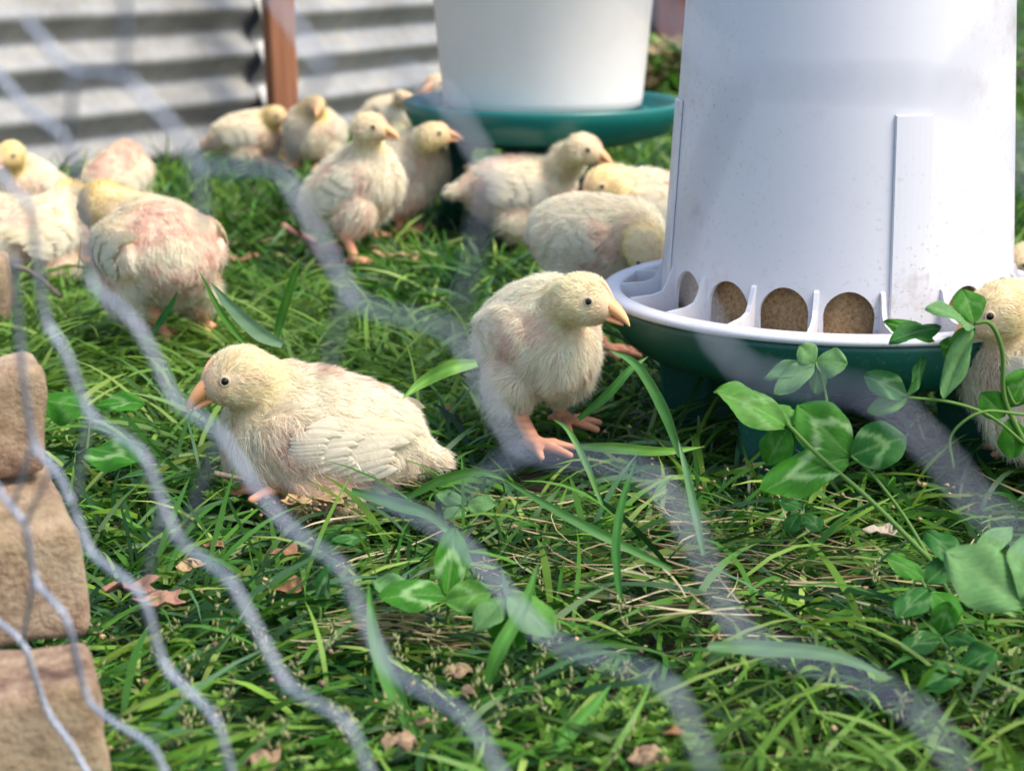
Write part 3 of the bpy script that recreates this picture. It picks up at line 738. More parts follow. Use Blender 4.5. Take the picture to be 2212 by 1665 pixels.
def rnd_cols(n, pstraw, r, yellow=None):
    ci = r.choice(len(PAL), n, p=[.24, .22, .2, .16, .10, .08]); c = PAL[ci] * (1 + .22 * r.normal(size=(n, 1)))
    if yellow is not None:
        y = yellow[:, None]; c = c * (1 - y) + np.array((.15, .27, .035)) * y
    st = r.random(n) < pstraw; c[st] = STRAW[r.choice(3, st.sum())] * (1 + .15 * r.normal(size=(st.sum(), 1)))
    return np.clip(c, .005, .8), st
def scatter(n, y0, y1, r, power=1.0):
    y = y0 + (y1 - y0) * r.random(n) ** power
    hwid = (1106 / FPX) * (y * .97 + .1) * 1.12 + .04
    # proportional to width: reject
    keep = r.random(n) < hwid / hwid.max(); y = y[keep]; hwid = hwid[keep]
    return np.stack([(r.random(len(y)) * 2 - 1) * hwid, y], -1)
# things that stand on the ground: keep blades out of their bodies
BL = []
for o in [o for o in COL.objects if o.name.startswith('chick') and o.type == 'EMPTY' and not o.name.startswith('chick_f')]:
    BL.append((o.location.x, o.location.y, o.rotation_euler.z, .068, .042))
def blocked(xy, grow=0.0):
    b = np.zeros(len(xy), bool)
    for x, y, a, rx, ry in BL:
        dx, dy = xy[:, 0] - x, xy[:, 1] - y
        u = (dx * math.cos(a) + dy * math.sin(a)) / (rx + grow); v = (-dx * math.sin(a) + dy * math.cos(a)) / (ry + grow); b |= (u * u + v * v) < 1
    return b
def behind_wall(xy):
    return ((xy - Wa[:2]) @ wn[:2] < .03) & ((xy - Wa[:2]) @ wdir[:2] < 1.85)
def field(name, n, y0, y1, Lr, wr, er, pst, K, seed, droop=(.6, 1.6), tall=False, power=1.0, mask=None):
    r = np.random.default_rng(seed); xy = scatter(n, y0, y1, r, power)
    p3 = np.column_stack([xy, np.zeros(len(xy))])
    keep = ~behind_wall(xy)
    if tall:
        keep &= ~blocked(xy, .03)
    else: keep &= ~(blocked(xy, -.004))
    keep &= ~(((xy[:, 0] - FC[0]) ** 2 + (xy[:, 1] - FC[1]) ** 2 < (.135 if tall else .10) ** 2))
    # bare patches
    for cx, cy, rr_ in ((.02, 1.25, .055), (.06, 1.27, .05), (-.13, 1.13, .05), (-.20, 1.16, .04)):
        keep &= ~((((xy[:, 0] - cx) ** 2 + (xy[:, 1] - cy) ** 2) < rr_ ** 2) & (r.random(len(xy)) < (.95 if tall else .45)))
    nz = noise3(p3, 5.5, 77) + .6 * noise3(p3, 17, 78)
    keep &= r.random(len(xy)) < np.clip(1.15 + nz * .45, .25, 1)
    if mask is not None: keep &= mask(xy, r)
    xy = xy[keep]; m_ = len(xy); p3 = p3[keep]
    clump = noise3(p3, 26, 80)
    az = r.random(m_) * 6.283 + 0 * clump; az = np.where(r.random(m_) < .45, noise3(p3, 7, 81) * 3.0 + r.normal(size=m_) * .5, az)
    L = r.uniform(*Lr, m_) * (1 + .22 * clump); w = r.uniform(*wr, m_)
    e = np.radians(r.uniform(*er, m_)); dr = r.uniform(*droop, m_)
    yb = np.clip(.35 * noise3(p3, 6, 82) + .45 * sstep(1.0, .75, xy[:, 1]), 0, .6)
    c, st = rnd_cols(m_, pst, r, yb)
    w = np.where(st, w * .45, w); e = np.where(st, e * .45, e)
    rt = np.column_stack([xy, ground_z(xy[:, 0], xy[:, 1]) + r.uniform(-.004, .008, m_)])
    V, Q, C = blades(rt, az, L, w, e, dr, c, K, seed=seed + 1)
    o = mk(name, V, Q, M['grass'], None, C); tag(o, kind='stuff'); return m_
near_open = None
field('grass', 42000, .62, 2.05, (.045, .11), (.0022, .0048), (12, 55), .05, 6, 21)
field('grass', 20000, .62, 2.05, (.02, .06), (.0010, .0024), (5, 35), .22, 4, 22, (.0, .8))
field('grass', 3200, .62, 2.0, (.06, .11), (.0022, .0042), (40, 75), .02, 8, 23, (.7, 2.0), True)
field('grass', 42000, 2.0, 4.2, (.05, .10), (.003, .006), (30, 75), .08, 4, 24)
field('grass', 42000, 4.0, 14., (.08, .17), (.008, .016), (35, 80), .06, 3, 25, power=.8)

# ------------------------------------------------------------------ chicken wire netting: traced wires laid on one oblique plane
def wd(px, py): return 192.0 / (270 + .27 * px - .14 * (py - 1350))
STR = [
 [(-30, 1010), (0, 1062), (55, 1130), (72, 1252), (143, 1328), (186, 1509), (236, 1553), (329, 1608), (365, 1690)],
 [(-40, 1320), (0, 1344), (50, 1383), (98, 1531), (150, 1600), (200, 1690)],
 [(-40, 1560), (10, 1600), (70, 1690)],
 [(30, 560), (42, 760), (69, 960), (121, 1015), (159, 1103), (192, 1191), (307, 1279), (351, 1438), (466, 1547), (505, 1690)],
 [(-30, 330), (20, 400), (65, 440), (78, 560), (95, 690), (137, 752), (192, 900), (307, 971), (351, 1092), (384, 1169), (494, 1246), (538, 1328), (619, 1482), (752, 1556), (805, 1690)],
 [(-40, 120), (60, 235), (150, 300), (180, 470), (190, 610), (280, 680), (324, 752), (373, 862), (477, 933), (549, 1048), (619, 1136), (740, 1222), (772, 1310), (838, 1450), (1010, 1545), (1090, 1690)],
 [(55, 40), (150, 152), (268, 160), (390, 290), (425, 362), (604, 362), (665, 470), (752, 635), (790, 665), (985, 712), (1055, 870), (1125, 975), (1395, 1010), (1480, 1120), (1590, 1375), (1880, 1470), (2010, 1560), (2090, 1690)],
 [(800, 1060), (925, 1125), (1020, 1195), (1180, 1385), (1450, 1470), (1540, 1690)],
 [(570, -40), (640, 60), (700, 145)],
 [(860, 150), (960, 205), (1060, 375)],
 [(1470, 560), (1545, 735), (1620, 810), (1890, 850), (2010, 960), (2120, 1100), (2260, 1180)],
 [(1340, -60), (1600, 175), (2070, 180), (2270, 420)],
 [(1600, 175), (1475, 500), (1470, 560)],
 [(2070, 180), (2240, -40)],
]
LINK = [[(192, 900), (160, 1100)], [(268, 160), (272, -40)], [(425, 362), (440, 500)], [(150, 300), (160, 152)], [(351, 1092), (310, 1279)], [(69, 960), (30, 1090)], [(55, 1130), (110, 1015)],
        [(72, 1252), (50, 1383)], [(477, 933), (390, 1169)], [(700, 145), (604, 362)], [(1060, 375), (985, 712)], [(1125, 975), (930, 1125)], [(752, 635), (549, 1048)][:1] + [(740, 1222)][:0] + [(700, 820)]]
nroot = empty('chicken_wire', D(1100, 1600, wd(1100, 1600))); tag(nroot, 'blurred galvanised hexagonal wire netting stretched across the foreground', 'wire netting')
nloc = np.array(nroot.location)
for pl in STR:
    mb = MB(); pts = [D(x, y, wd(x, y)) - nloc for x, y in pl]
    # corners rounded a little
    q = [pts[0]]
    for a, b_, c_ in zip(pts[:-2], pts[1:-1], pts[2:]):
        q += [b_ + (a - b_) * .22, b_ * .86 + (a + c_) * .07, b_ + (c_ - b_) * .22]
    q.append(pts[-1]); q = bez(q, 4)
    q = [q[i] + (q[i + 1] - q[i]) * f_ for i in range(len(q) - 1) for f_ in (0, .34, .67)] + [q[-1]]
    dep_ = [np.dot(x + nloc - CAMP, FW) for x in q]
    rr_ = [(.00002 + .00112 * min(1, dd / .55)) * .92 for dd in dep_]
    arc = np.concatenate([[0], np.cumsum([np.linalg.norm(q[i + 1] - q[i]) for i in range(len(q) - 1)])])
    for ph_ in (0, math.pi):
        hq = []
        for i, x in enumerate(q):
            t_ = unit(q[min(i + 1, len(q) - 1)] - q[max(i - 1, 0)]); e1 = unit(np.cross(t_, [0, -1, .3])); e2 = np.cross(t_, e1); an = arc[i] / .0085 * 6.283 + ph_
            hq.append(x + (e1 * math.cos(an) + e2 * math.sin(an)) * rr_[i] * .62)
        tube(mb, hq, [x * .66 for x in rr_], 6)
    mb.build('wire', M['wire'], nroot)
for pl in LINK:
    mb = MB(); tube(mb, bez([D(x, y, wd(x, y)) - nloc for x, y in pl], 4), .0008, 6); mb.build('link_wire', M['wire'], nroot)

# ------------------------------------------------------------------ clover
def leaflet(parent, base, tip, nrm, W, fold=.25, bend=.15, tone=0, chev=1.0, name='leaflet', seed=0, wav=.03):
    base = np.array(base); tip = np.array(tip); a = tip - base; L = np.linalg.norm(a); a /= L
    nrm = np.array(nrm, float); nrm -= a * nrm.dot(a); nrm /= np.linalg.norm(nrm); s_ = np.cross(nrm, a)
    nu, nv = 22, 16; V = []; C = []; r = np.random.default_rng(seed)
    g1 = [(.035, .165, .010), (.075, .215, .030), (.12, .26, .085), (.022, .12, .018)][tone]; g1 = np.array(g1)
    ph = r.uniform(0, 6, 4)
    for i in range(nu + 1):
        u = i / nu
        prof = (math.sin(math.pi * min(1, u ** .92)) ** .72) if 0 < u < 1 else 0
        prof = prof * (.78 + .30 * u)
        for j in range(-nv // 2, nv // 2 + 1):
            v = j / (nv / 2); av = abs(v)
            notch = -.07 * max(0, 1 - av * 3.0) * (u ** 6)
            x = L * (u + notch) ; y = W * .5 * prof * v * (1 + .03 * math.sin(14 * u + ph[0]))
            z = W * .5 * fold * av * prof - L * bend * (u - .35) ** 2 * 1.6 + L * 1.5 * wav * math.sin(u * 9 + ph[1] + 3 * v) * av - W * .10 * av ** 3 * prof
            z += .00022 * math.sin(u * 75 - av * 26)        # side veins
            V.append(base + a * x + s_ * y + nrm * z)
            k_ = u - (.66 - .42 * av) + .030 * math.sin(11 * v + ph[2]) + .014 * math.sin(31 * v + ph[3])
            cc = g1 * (1 + .20 * max(0, math.sin(u * 75 - av * 26)) ** 3) * (1 + .12 * math.sin(5 * u + ph[0]) * math.cos(4 * v + ph[1]))
            if chev: kk = min(1, chev * 1.1) * math.exp(-(k_ / .075) ** 4); cc = cc * (1 - kk) + np.array((.23, .40, .15)) * kk
            if av < .07: cc = cc * .6 + np.array((.20, .33, .12)) * .4
            C.append(np.clip(cc * (1 + .08 * r.normal()), 0, 1))
    m_ = nv + 1; F = [[i * m_ + j, (i + 1) * m_ + j, (i + 1) * m_ + j + 1, i * m_ + j + 1] for i in range(nu) for j in range(nv)]
    return mk(name, np.array(V), F, M['leaf'], parent, np.array(C))
def clover(label, base, stems, leaves, group='clover plants'):
    """base (px,py,Y); stems: list of [(px,py,Y)...], radius; leaves: (base, tip, normal, Wpx, fold, tone, chev)"""
    b = P(*base); root = empty('clover_plant', b); tag(root, label, 'clover', group); bl = np.array(root.location)
    for pts, rd in stems:
        mb = MB(); q = bez([P(*p_) - bl for p_ in pts], 6)
        tube(mb, q, [rd * (1 - .3 * i / len(q)) for i in range(len(q))], 8, (.14, .27, .06)); mb.build('stem', M['leaf'], root)
    for k_, (a, t_, nrm, wpx, fold, tone, chev) in enumerate(leaves):
        Y = a[2]; W = wpx / FPX * Y
        leaflet(root, P(*a) - bl, P(*t_) - bl, nrm, W, fold, .12, tone, chev, seed=int(a[0] + t_[1]))
    return root
CAMN = (0, -1, .35)
clover('big clover with pale chevrons on its leaflets, rising in front of the green tray', (2005, 1205, 1.03),
  [([(2010, 1210, 1.03), (1880, 1080, 1.045), (1770, 985, 1.06), (1700, 915, 1.075)], .0017), ([(2010, 1210, 1.03), (1950, 1110, 1.05), (1880, 1020, 1.06), (1838, 985, 1.065)], .0012)],
  [((1703, 920, 1.075), (1552, 838, 1.06), (-.1, -.6, .8), 120, .25, 1, .35), ((1703, 920, 1.075), (1712, 872, 1.11), (.2, -.4, .9), 80, .2, 1, 0),
   ((1703, 920, 1.075), (1655, 1005, 1.075), (-.4, -.9, .1), 85, .3, 0, .2), ((1700, 918, 1.075), (1700, 1010, 1.09), (.5, -.8, .1), 60, .3, 0, 0),
   ((1836, 985, 1.065), (1722, 870, 1.085), (-.2, -.75, .6), 135, .18, 0, .95), ((1836, 985, 1.065), (1642, 1052, 1.045), (-.05, -.55, .85), 125, .2, 0, .95), ((1836, 985, 1.065), (1958, 940, 1.065), (.15, -.7, .65), 125, .25, 3, .6)])
clover('small pale green clover seen against the green tray', (1790, 900, 1.12),
  [([(1795, 985, 1.11), (1785, 860, 1.125), (1762, 782, 1.13)], .0011)],
  [((1762, 782, 1.13), (1728, 745, 1.13), (-.1, -.8, .6), 60, .15, 2, 0), ((1762, 782, 1.13), (1828, 782, 1.12), (.1, -.8, .5), 78, .1, 2, 0), ((1762, 782, 1.13), (1650, 812, 1.13), (-.1, -.7, .7), 48, .3, 2, 0),
   ((1762, 782, 1.13), (1672, 848, 1.12), (-.5, -.8, .2), 60, .4, 2, 0), ((1762, 782, 1.13), (1772, 855, 1.14), (.4, -.9, 0), 50, .3, 1, 0)])
clover('tall clover with drooping leaflets at the right in front of the edge chick', (2210, 1000, 1.05),
  [([(2215, 960, 1.05), (2170, 860, 1.05), (2165, 760, 1.045), (2140, 700, 1.04), (2105, 698, 1.04)], .0016), ([(2215, 960, 1.05), (2140, 900, 1.04), (2060, 870, 1.03), (1960, 858, 1.03)], .0011), ([(2215, 850, 1.05), (2190, 870, 1.05), (2160, 790, 1.05)], .0013),
   ([(2212, 895, 1.04), (2120, 890, 1.03), (2055, 940, 1.03), (2060, 1010, 1.03)], .001)],
  [((2105, 698, 1.04), (2080, 622, 1.05), (.1, -.8, .6), 85, .3, 0, .2), ((2105, 705, 1.04), (2010, 655, 1.02), (-.2, -.5, .85), 80, .2, 2, 0), ((2100, 705, 1.04), (2035, 858, 1.02), (-.6, -.75, .1), 62, .3, 2, 0),
   ((2032, 705, 1.04), (1925, 730, 1.02), (-.1, -.5, .8), 66, .35, 3, 0), ((2020, 735, 1.05), (1912, 690, 1.05), (-.1, -.7, .7), 50, .3, 0, 0), ((2030, 740, 1.05), (2068, 760, 1.05), (0, -.8, .5), 55, .3, 0, 0), ((2105, 700, 1.04), (2050, 770, 1.05), (-.2, -.9, .1), 50, .3, 1, 0),
   ((1962, 855, 1.03), (1868, 808, 1.03), (-.1, -.8, .6), 70, .3, 3, .4), ((1962, 855, 1.03), (1998, 768, 1.04), (.6, -.8, .1), 40, .4, 3, .3), ((1962, 858, 1.03), (1872, 888, 1.03), (-.2, -.8, .5), 50, .2, 1, 0),
   ((2175, 880, 1.05), (2225, 800, 1.05), (.3, -.8, .5), 90, .2, 0, .3), ((2170, 900, 1.05), (2120, 850, 1.05), (-.3, -.8, .4), 70, .2, 0, 0), ((2180, 905, 1.05), (2195, 990, 1.05), (.2, -.9, .2), 80, .2, 0, 0)])
clover('large plain clover leaves at the lower right edge', (2150, 1340, .93),
  [([(2215, 1400, .92), (2235, 1300, .9), (2215, 1290, .88)], .0014), ([(2110, 1420, .95), (2060, 1300, .97), (2010, 1210, 1.0)], .0014)],
  [((2212, 1308, .88), (2048, 1190, .885), (-.1, -.8, .6), 165, .12, 2, 0), ((2215, 1300, .88), (2225, 1150, .9), (.4, -.8, .3), 120, .2, 2, 0), ((2100, 1210, .95), (2190, 1130, .97), (.1, -.5, .8), 60, .2, 2, 0), ((2080, 1220, .96), (2000, 1140, .98), (-.1, -.5, .85), 75, .2, 3, .2)])
clover('low dark clover cluster under the large leaves at the lower right', (2010, 1380, .95),
  [([(2020, 1400, .95), (2010, 1300, .955), (1990, 1250, .96)], .001)],
  [((2000, 1250, .96), (1915, 1200, .96), (-.1, -.5, .85), 62, .2, 0, .1), ((2000, 1260, .96), (2070, 1200, .97), (.1, -.5, .85), 75, .2, 3, .1), ((2005, 1270, .95), (1940, 1330, .93), (-.2, -.4, .9), 85, .2, 3, .3), ((2010, 1275, .95), (2075, 1330, .93), (.2, -.4, .9), 85, .2, 0, 0),
   ((2030, 1370, .92), (1950, 1400, .9), (-.2, -.4, .9), 80, .2, 3, .5), ((2030, 1370, .92), (2050, 1300, .92), (0, -.5, .9), 70, .2, 0, .4), ((2040, 1370, .92), (2110, 1390, .9), (.2, -.4, .9), 75, .2, 3, .1), ((2080, 1440, .88), (1990, 1480, .87), (-.1, -.4, .9), 90, .2, 3, .2), ((2080, 1440, .88), (2150, 1400, .88), (.1, -.4, .9), 95, .2, 3, .2)])
clover('bright clover with jagged white chevrons in the middle foreground', (960, 1350, .95),
  [([(965, 1350, .945), (968, 1315, .945), (965, 1290, .94)], .0012)],
  [((965, 1290, .94), (985, 1135, .96), (.25, -.85, .45), 90, .35, 0, 1.0), ((968, 1285, .94), (818, 1285, .93), (-.05, -.5, .85), 105, .3, 0, 1.0), ((960, 1300, .93), (1062, 1275, .93), (.2, -.75, .6), 85, .3, 1, .4), ((900, 1285, .95), (800, 1245, .97), (-.1, -.5, .85), 70, .2, 2, 0)])
clover('blue-green clover leaves folded over in the centre foreground', (1110, 1400, .90),
  [([(1110, 1400, .9), (1105, 1360, .9), (1100, 1300, .9)], .0011)],
  [((1095, 1290, .9), (1022, 1360, .89), (-.5, -.7, .5), 80, .3, 2, 0), ((1095, 1285, .9), (1200, 1370, .885), (.4, -.7, .6), 110, .25, 1, 0), ((1095, 1290, .9), (1110, 1410, .9), (0, -.8, .5), 110, .2, 0, 0)])
clover('upright folded clover leaf left of the middle foreground', (690, 1330, .97),
  [([(690, 1345, .96), (692, 1320, .96), (690, 1310, .96)], .001)],
  [((690, 1325, .96), (712, 1205, .975), (-.7, -.6, .3), 62, .35, 3, .8), ((760, 1180, 1.05), (700, 1150, 1.06), (0, -.4, .9), 45, .2, 3, .3), ((720, 1170, 1.05), (795, 1155, 1.06), (.2, -.4, .9), 40, .2, 3, .3)])
clover('clover beside the paver stack with a curled leaf edge', (180, 960, 1.12),
  [([(185, 985, 1.13), (190, 950, 1.14), (195, 900, 1.15)], .001)],
  [((190, 880, 1.15), (92, 862, 1.15), (-.1, -.7, .7), 95, -.3, 0, .2), ((205, 875, 1.15), (312, 865, 1.15), (.1, -.6, .8), 62, .25, 0, .5), ((185, 965, 1.12), (300, 990, 1.08), (.1, -.5, .85), 115, .15, 0, .9)])
clover('pale dusty clover leaves lying in the grass between the two front chicks', (1010, 1100, 1.13),
  [([(1010, 1105, 1.13), (1000, 1095, 1.13), (990, 1085, 1.14)], .0008)],
  [((1010, 1090, 1.135), (940, 1060, 1.15), (-.1, -.4, .9), 48, .15, 2, 0), ((1010, 1090, 1.135), (1070, 1085, 1.13), (.1, -.6, .8), 60, .15, 2, 0), ((1010, 1092, 1.135), (960, 1115, 1.12), (0, -.4, .9), 45, .15, 2, 0)])
clover('small clover leaves flat in the grass beneath the big clover', (1720, 1110, 1.10),
  [([(1720, 1120, 1.1), (1725, 1110, 1.1), (1730, 1100, 1.1)], .0008)],
  [((1735, 1100, 1.1), (1680, 1080, 1.11), (0, -.3, .9), 50, .2, 3, .1), ((1735, 1110, 1.09), (1775, 1145, 1.08), (0, -.3, .9), 60, .2, 3, .3), ((1725, 1110, 1.09), (1700, 1150, 1.08), (0, -.3, .9), 50, .2, 3, 0)])

# ------------------------------------------------------------------ single grass blades that stand out
def big_blade(pts, wpx, label, col=(.085, .235, .03), fold=.35, name='grass_blade'):
    q = [P(*p_) for p_ in pts]; o0 = q[0].copy(); q = bez([p_ - o0 for p_ in q], 8); n = len(q); V = []; C = []
    W = wpx / FPX * pts[0][2]
    for i, p_ in enumerate(q):
        t_ = i / (n - 1); tg = q[min(i + 1, n - 1)] - q[max(i - 1, 0)]; tg /= np.linalg.norm(tg)
        s_ = np.cross(tg, [0, -1, .4]); s_ /= np.linalg.norm(s_); up = np.cross(s_, tg)
        w = W * .5 * min(1, .5 + 1.6 * t_) * max(.02, (1 - t_ ** 3.2))
        for v in (-1, -.5, 0, .5, 1):
            V.append(p_ + s_ * w * v + up * abs(v) * w * fold); C.append(np.array(col) * ((1.35 if v == 0 else 1) * (.9 + .1 * math.sin(i * 1.3 + v * 3))))
    F = [[i * 5 + j, (i + 1) * 5 + j, (i + 1) * 5 + j + 1, i * 5 + j + 1] for i in range(n - 1) for j in range(4)]
    o = mk(name, np.array(V), F, M['grass'], None, np.clip(C, 0, 1)); o.location = o0
    tag(o, label, 'grass blade', 'single broad grass blades')
big_blade([(592, 745, 1.5), (610, 680, 1.5), (635, 600, 1.48), (650, 560, 1.47)], 22, 'tall bright grass blade sticking up between the tucked chick and the lying chick')
big_blade([(530, 745, 1.32), (480, 680, 1.32), (430, 585, 1.32), (470, 640, 1.32)][:3], 16, 'thin grass blade leaning left over the tucked chick')
big_blade([(610, 745, 1.3), (560, 720, 1.3), (500, 665, 1.3), (455, 610, 1.3)], 34, 'broad grey-green blade arching left above the lying chick', (.13, .24, .12))
big_blade([(330, 720, 1.5), (350, 690, 1.5), (370, 660, 1.49), (386, 625, 1.48)], 17, 'dark grass blade in front of the tucked chick\'s leg', (.03, .13, .03))
big_blade([(1030, 785, 1.14), (975, 795, 1.13), (915, 825, 1.13), (868, 862, 1.12)], 34, 'light green blade touching the lying chick\'s back', (.15, .34, .05))
big_blade([(1470, 985, 1.15), (1430, 880, 1.14), (1375, 790, 1.13), (1315, 755, 1.12)], 26, 'long arching blade right of the standing chick', (.10, .27, .07))
big_blade([(1300, 1090, 1.05), (1265, 1000, 1.06), (1228, 930, 1.07), (1195, 905, 1.08)], 16, 'narrow arching blade in front of the standing chick\'s foot', (.12, .28, .06))
big_blade([(1255, 965, 1.22), (1330, 968, 1.2), (1430, 975, 1.19), (1520, 965, 1.2)], 26, 'flat bright blade lying on the ground right of the standing chick', (.14, .33, .04), .2)
big_blade([(1250, 905, 1.27), (1310, 855, 1.26), (1360, 800, 1.26), (1400, 770, 1.27)], 22, 'broad blade leaning under the green tray rim', (.07, .22, .04))
big_blade([(900, 1590, .82), (850, 1490, .82), (810, 1380, .83), (795, 1255, .84)], 44, 'broad blurred blade rising at the bottom centre-left', (.10, .28, .05))
big_blade([(1050, 1480, .85), (1080, 1400, .85), (1130, 1310, .86), (1165, 1210, .87)], 38, 'broad upright blade at the bottom centre in front of the blue-green clover', (.09, .26, .04))
big_blade([(1095, 1650, .80), (1180, 1620, .80), (1260, 1550, .81), (1320, 1478, .82)], 48, 'wide diagonal blade at the bottom centre-right', (.09, .27, .04))
big_blade([(1530, 1395, .84), (1650, 1400, .84), (1800, 1415, .84), (1930, 1465, .84)], 40, 'pale blade lying across the lower right foreground', (.15, .28, .12), .15)
big_blade([(880, 1075, 1.10), (960, 1035, 1.09), (1040, 1020, 1.08), (1100, 1040, 1.08)], 24, 'blade arching from under the lying chick\'s tail', (.10, .26, .04))
big_blade([(760, 1060, 1.09), (860, 1090, 1.07), (940, 1120, 1.06), (1010, 1200, 1.05)], 30, 'blade drooping forward from the lying chick\'s belly', (.11, .28, .07))
big_blade([(1520, 1200, 1.0), (1500, 1100, 1.01), (1480, 1010, 1.02), (1465, 950, 1.03)], 20, 'blade standing just right of the middle of the lawn', (.11, .25, .09))
big_blade([(1340, 1300, .95), (1330, 1180, .96), (1345, 1080, .97), (1375, 990, .98)], 22, 'tall dark blade standing in the middle of the lawn', (.05, .19, .03))
big_blade([(1450, 1230, 1.0), (1290, 1150, 1.0), (1180, 1090, 1.01), (1080, 1030, 1.03)], 24, 'long blade slanting across the middle of the lawn', (.08, .22, .05))

# ------------------------------------------------------------------ dry leaves, lumps, twig, seed heads, weeds
def crumpled(px, py, wpx, hpx, col, label, cat, name, seed, z=.004, thick=.0):
    r = np.random.default_rng(seed); c = G(px, py, z); dep = c[1] * .97 + .09; a, b_ = wpx / FPX * dep / 2 * (.85 if thick else 1), hpx / FPX * dep / 2 / .4
    b_ = min(b_, a * 1.1); n1, n2 = 14, 9; V = []; C = []; F = []
    ph = r.uniform(0, 6, 6); rot = r.uniform(-.5, .5)
    for i in range(n1):
        th = 2 * math.pi * i / n1; rr = 1 + .22 * math.sin(3 * th + ph[0]) + .14 * math.sin(5 * th + ph[1]) + .1 * r.normal()
        for j in range(n2):
            t_ = j / (n2 - 1); x = a * rr * t_ * math.cos(th); y = b_ * rr * t_ * math.sin(th)
            zz = (a * .18 * r.normal() * t_ if thick else 0) + a * .22 * math.sin(3 * x / a + ph[2]) * math.cos(2.5 * y / b_ + ph[3]) + a * .10 * math.sin(7 * x / a + 5 * y / b_) + a * .18 * t_ ** 2 + thick * (1 - t_ ** 2)
            V.append((x * math.cos(rot) - y * math.sin(rot), x * math.sin(rot) + y * math.cos(rot), zz)); C.append(np.array(col) * (.8 + .3 * r.random()))
    for i in range(n1):
        for j in range(n2 - 1): F.append([i * n2 + j, ((i + 1) % n1) * n2 + j, ((i + 1) % n1) * n2 + j + 1, i * n2 + j + 1])
    o = mk(name, np.array(V), F, M['litter'], None, np.clip(C, 0, 1)); o.location = c
    tag(o, label, cat, 'dry litter on the lawn'); s_ = o.modifiers.new('s', 'SOLIDIFY'); s_.thickness = .0007
BRN, TAN, PNK = (.30, .16, .08), (.48, .33, .17), (.37, .21, .15)
for i, (px, py, w, h, c_, lb) in enumerate([
 (290, 1275, 120, 34, PNK, 'pinkish brown dry leaf curled near the lower left pavers'), (350, 1300, 100, 36, PNK, 'reddish dry leaf piece beside the curled pinkish leaf'),
 (620, 1195, 56, 26, BRN, 'brown curled dry leaf above the upright clover'), (410, 1225, 60, 40, TAN, 'tan crumpled dry leaf left of the netting strand'),
 (625, 1272, 80, 34, BRN, 'dull brown dry leaf left of the upright folded clover'), (640, 1085, 60, 36, TAN, 'orange-tan crumb under the lying chick\'s foot'),
 (720, 1082, 60, 26, TAN, 'orange-tan crumb beneath the lying chick\'s belly'), (465, 1180, 40, 34, BRN, 'small brown leaf in dark grass left of centre'),
 (1455, 1580, 46, 26, BRN, 'brown leaf fragment at the bottom right of centre'), (700, 545, 90, 26, PNK, 'pinkish leaf at the feet of the tall alert chick'),
 (850, 560, 110, 26, TAN, 'tan dry leaf on the lawn behind the standing chick'), (525, 560, 70, 22, BRN, 'rust-coloured leaf right of the tucked chick'),
 (1905, 1150, 60, 44, (.5, .42, .32), 'papery pale leaf under the big clover stem'), (965, 885, 26, 20, BRN, 'tiny rusty leaf tip behind the lying chick'),
 (1480, 470, 60, 24, BRN, 'small brown leaf near the back feeder'), (1100, 1140, 30, 14, PNK, 'small pink-brown chip in the lawn centre')]):
    crumpled(px, py, w, h, c_, lb, 'dry leaf', 'dry_leaf', 300 + i)
for i, (px, py, w, h, lb) in enumerate([(865, 1610, 90, 60, 'tan earthy lump at the bottom left of centre'), (905, 1560, 46, 70, 'knobbly tan lump standing beside the earthy lump'), (1400, 1640, 100, 40, 'yellow-tan lump at the bottom edge right of centre'),
    (560, 1650, 110, 40, 'pale tan crumbly lump at the bottom edge'), (1010, 1500, 40, 26, 'small tan lump near the white speck'), (990, 1455, 60, 50, 'dried orange-tan flower clump in the lower middle')]):
    crumpled(px, py, w, h, (.36, .25, .15), lb, 'lump', 'earth_lump', 340 + i, -.004, .004)
for pts, rd, lb in [([(612, 490, 2.2), (645, 505, 2.18), (680, 522, 2.15)], .0058, 'short reddish stick lying left of the tall alert chick'),
                    ([(462, 1022, 1.17), (500, 1030, 1.17), (530, 1035, 1.17)], .0022, 'grey-brown twig under the lying chick\'s breast'),
                    ([(30, 575, 1.75), (70, 590, 1.74), (130, 640, 1.68), (110, 620, 1.7)][:3], .003, 'thin dark twig below the left chicks')]:
    mb = MB(); q = [P(*p_) for p_ in pts]; o0 = q[0]; tube(mb, bez([x - o0 for x in q], 5), [rd * (1 - .25 * i / 11) for i in range(11)], 8)
    o = mb.build('stick', M['twig'] if 'reddish' in lb else M['greytwig']); o.location = o0; tag(o, lb, 'stick', 'sticks on the lawn')
# straw bundle and seed heads
r = np.random.default_rng(5)
def strawpatch(px, py, sx, sy, n, az0, name, sp=.35):
    c = G(px, py); xy = np.column_stack([c[0] + r.normal(size=n) * sx, c[1] + r.normal(size=n) * sy]); rt = np.column_stack([xy, r.uniform(-.012, .008, n)])
    V, Q, C = blades(rt, az0 + r.normal(size=n) * sp, r.uniform(.03, .09, n), r.uniform(.0008, .0016, n), r.normal(size=n) * .08, r.normal(size=n) * .1, STRAW[r.choice(3, n)], 4, seed=9)
    tag(mk(name, V, Q, M['grass'], None, C), kind='stuff')
strawpatch(800, 1345, .022, .012, 60, 0.0, 'straw', .16)
strawpatch(1600, 1230, .06, .05, 130, 2.7, 'straw', .6)
strawpatch(1180, 1120, .12, .05, 60, 3.0, 'straw', .7)
strawpatch(760, 500, .3, .12, 500, 0, 'straw', 1.5)
SV = []; SF = []; SCc = []
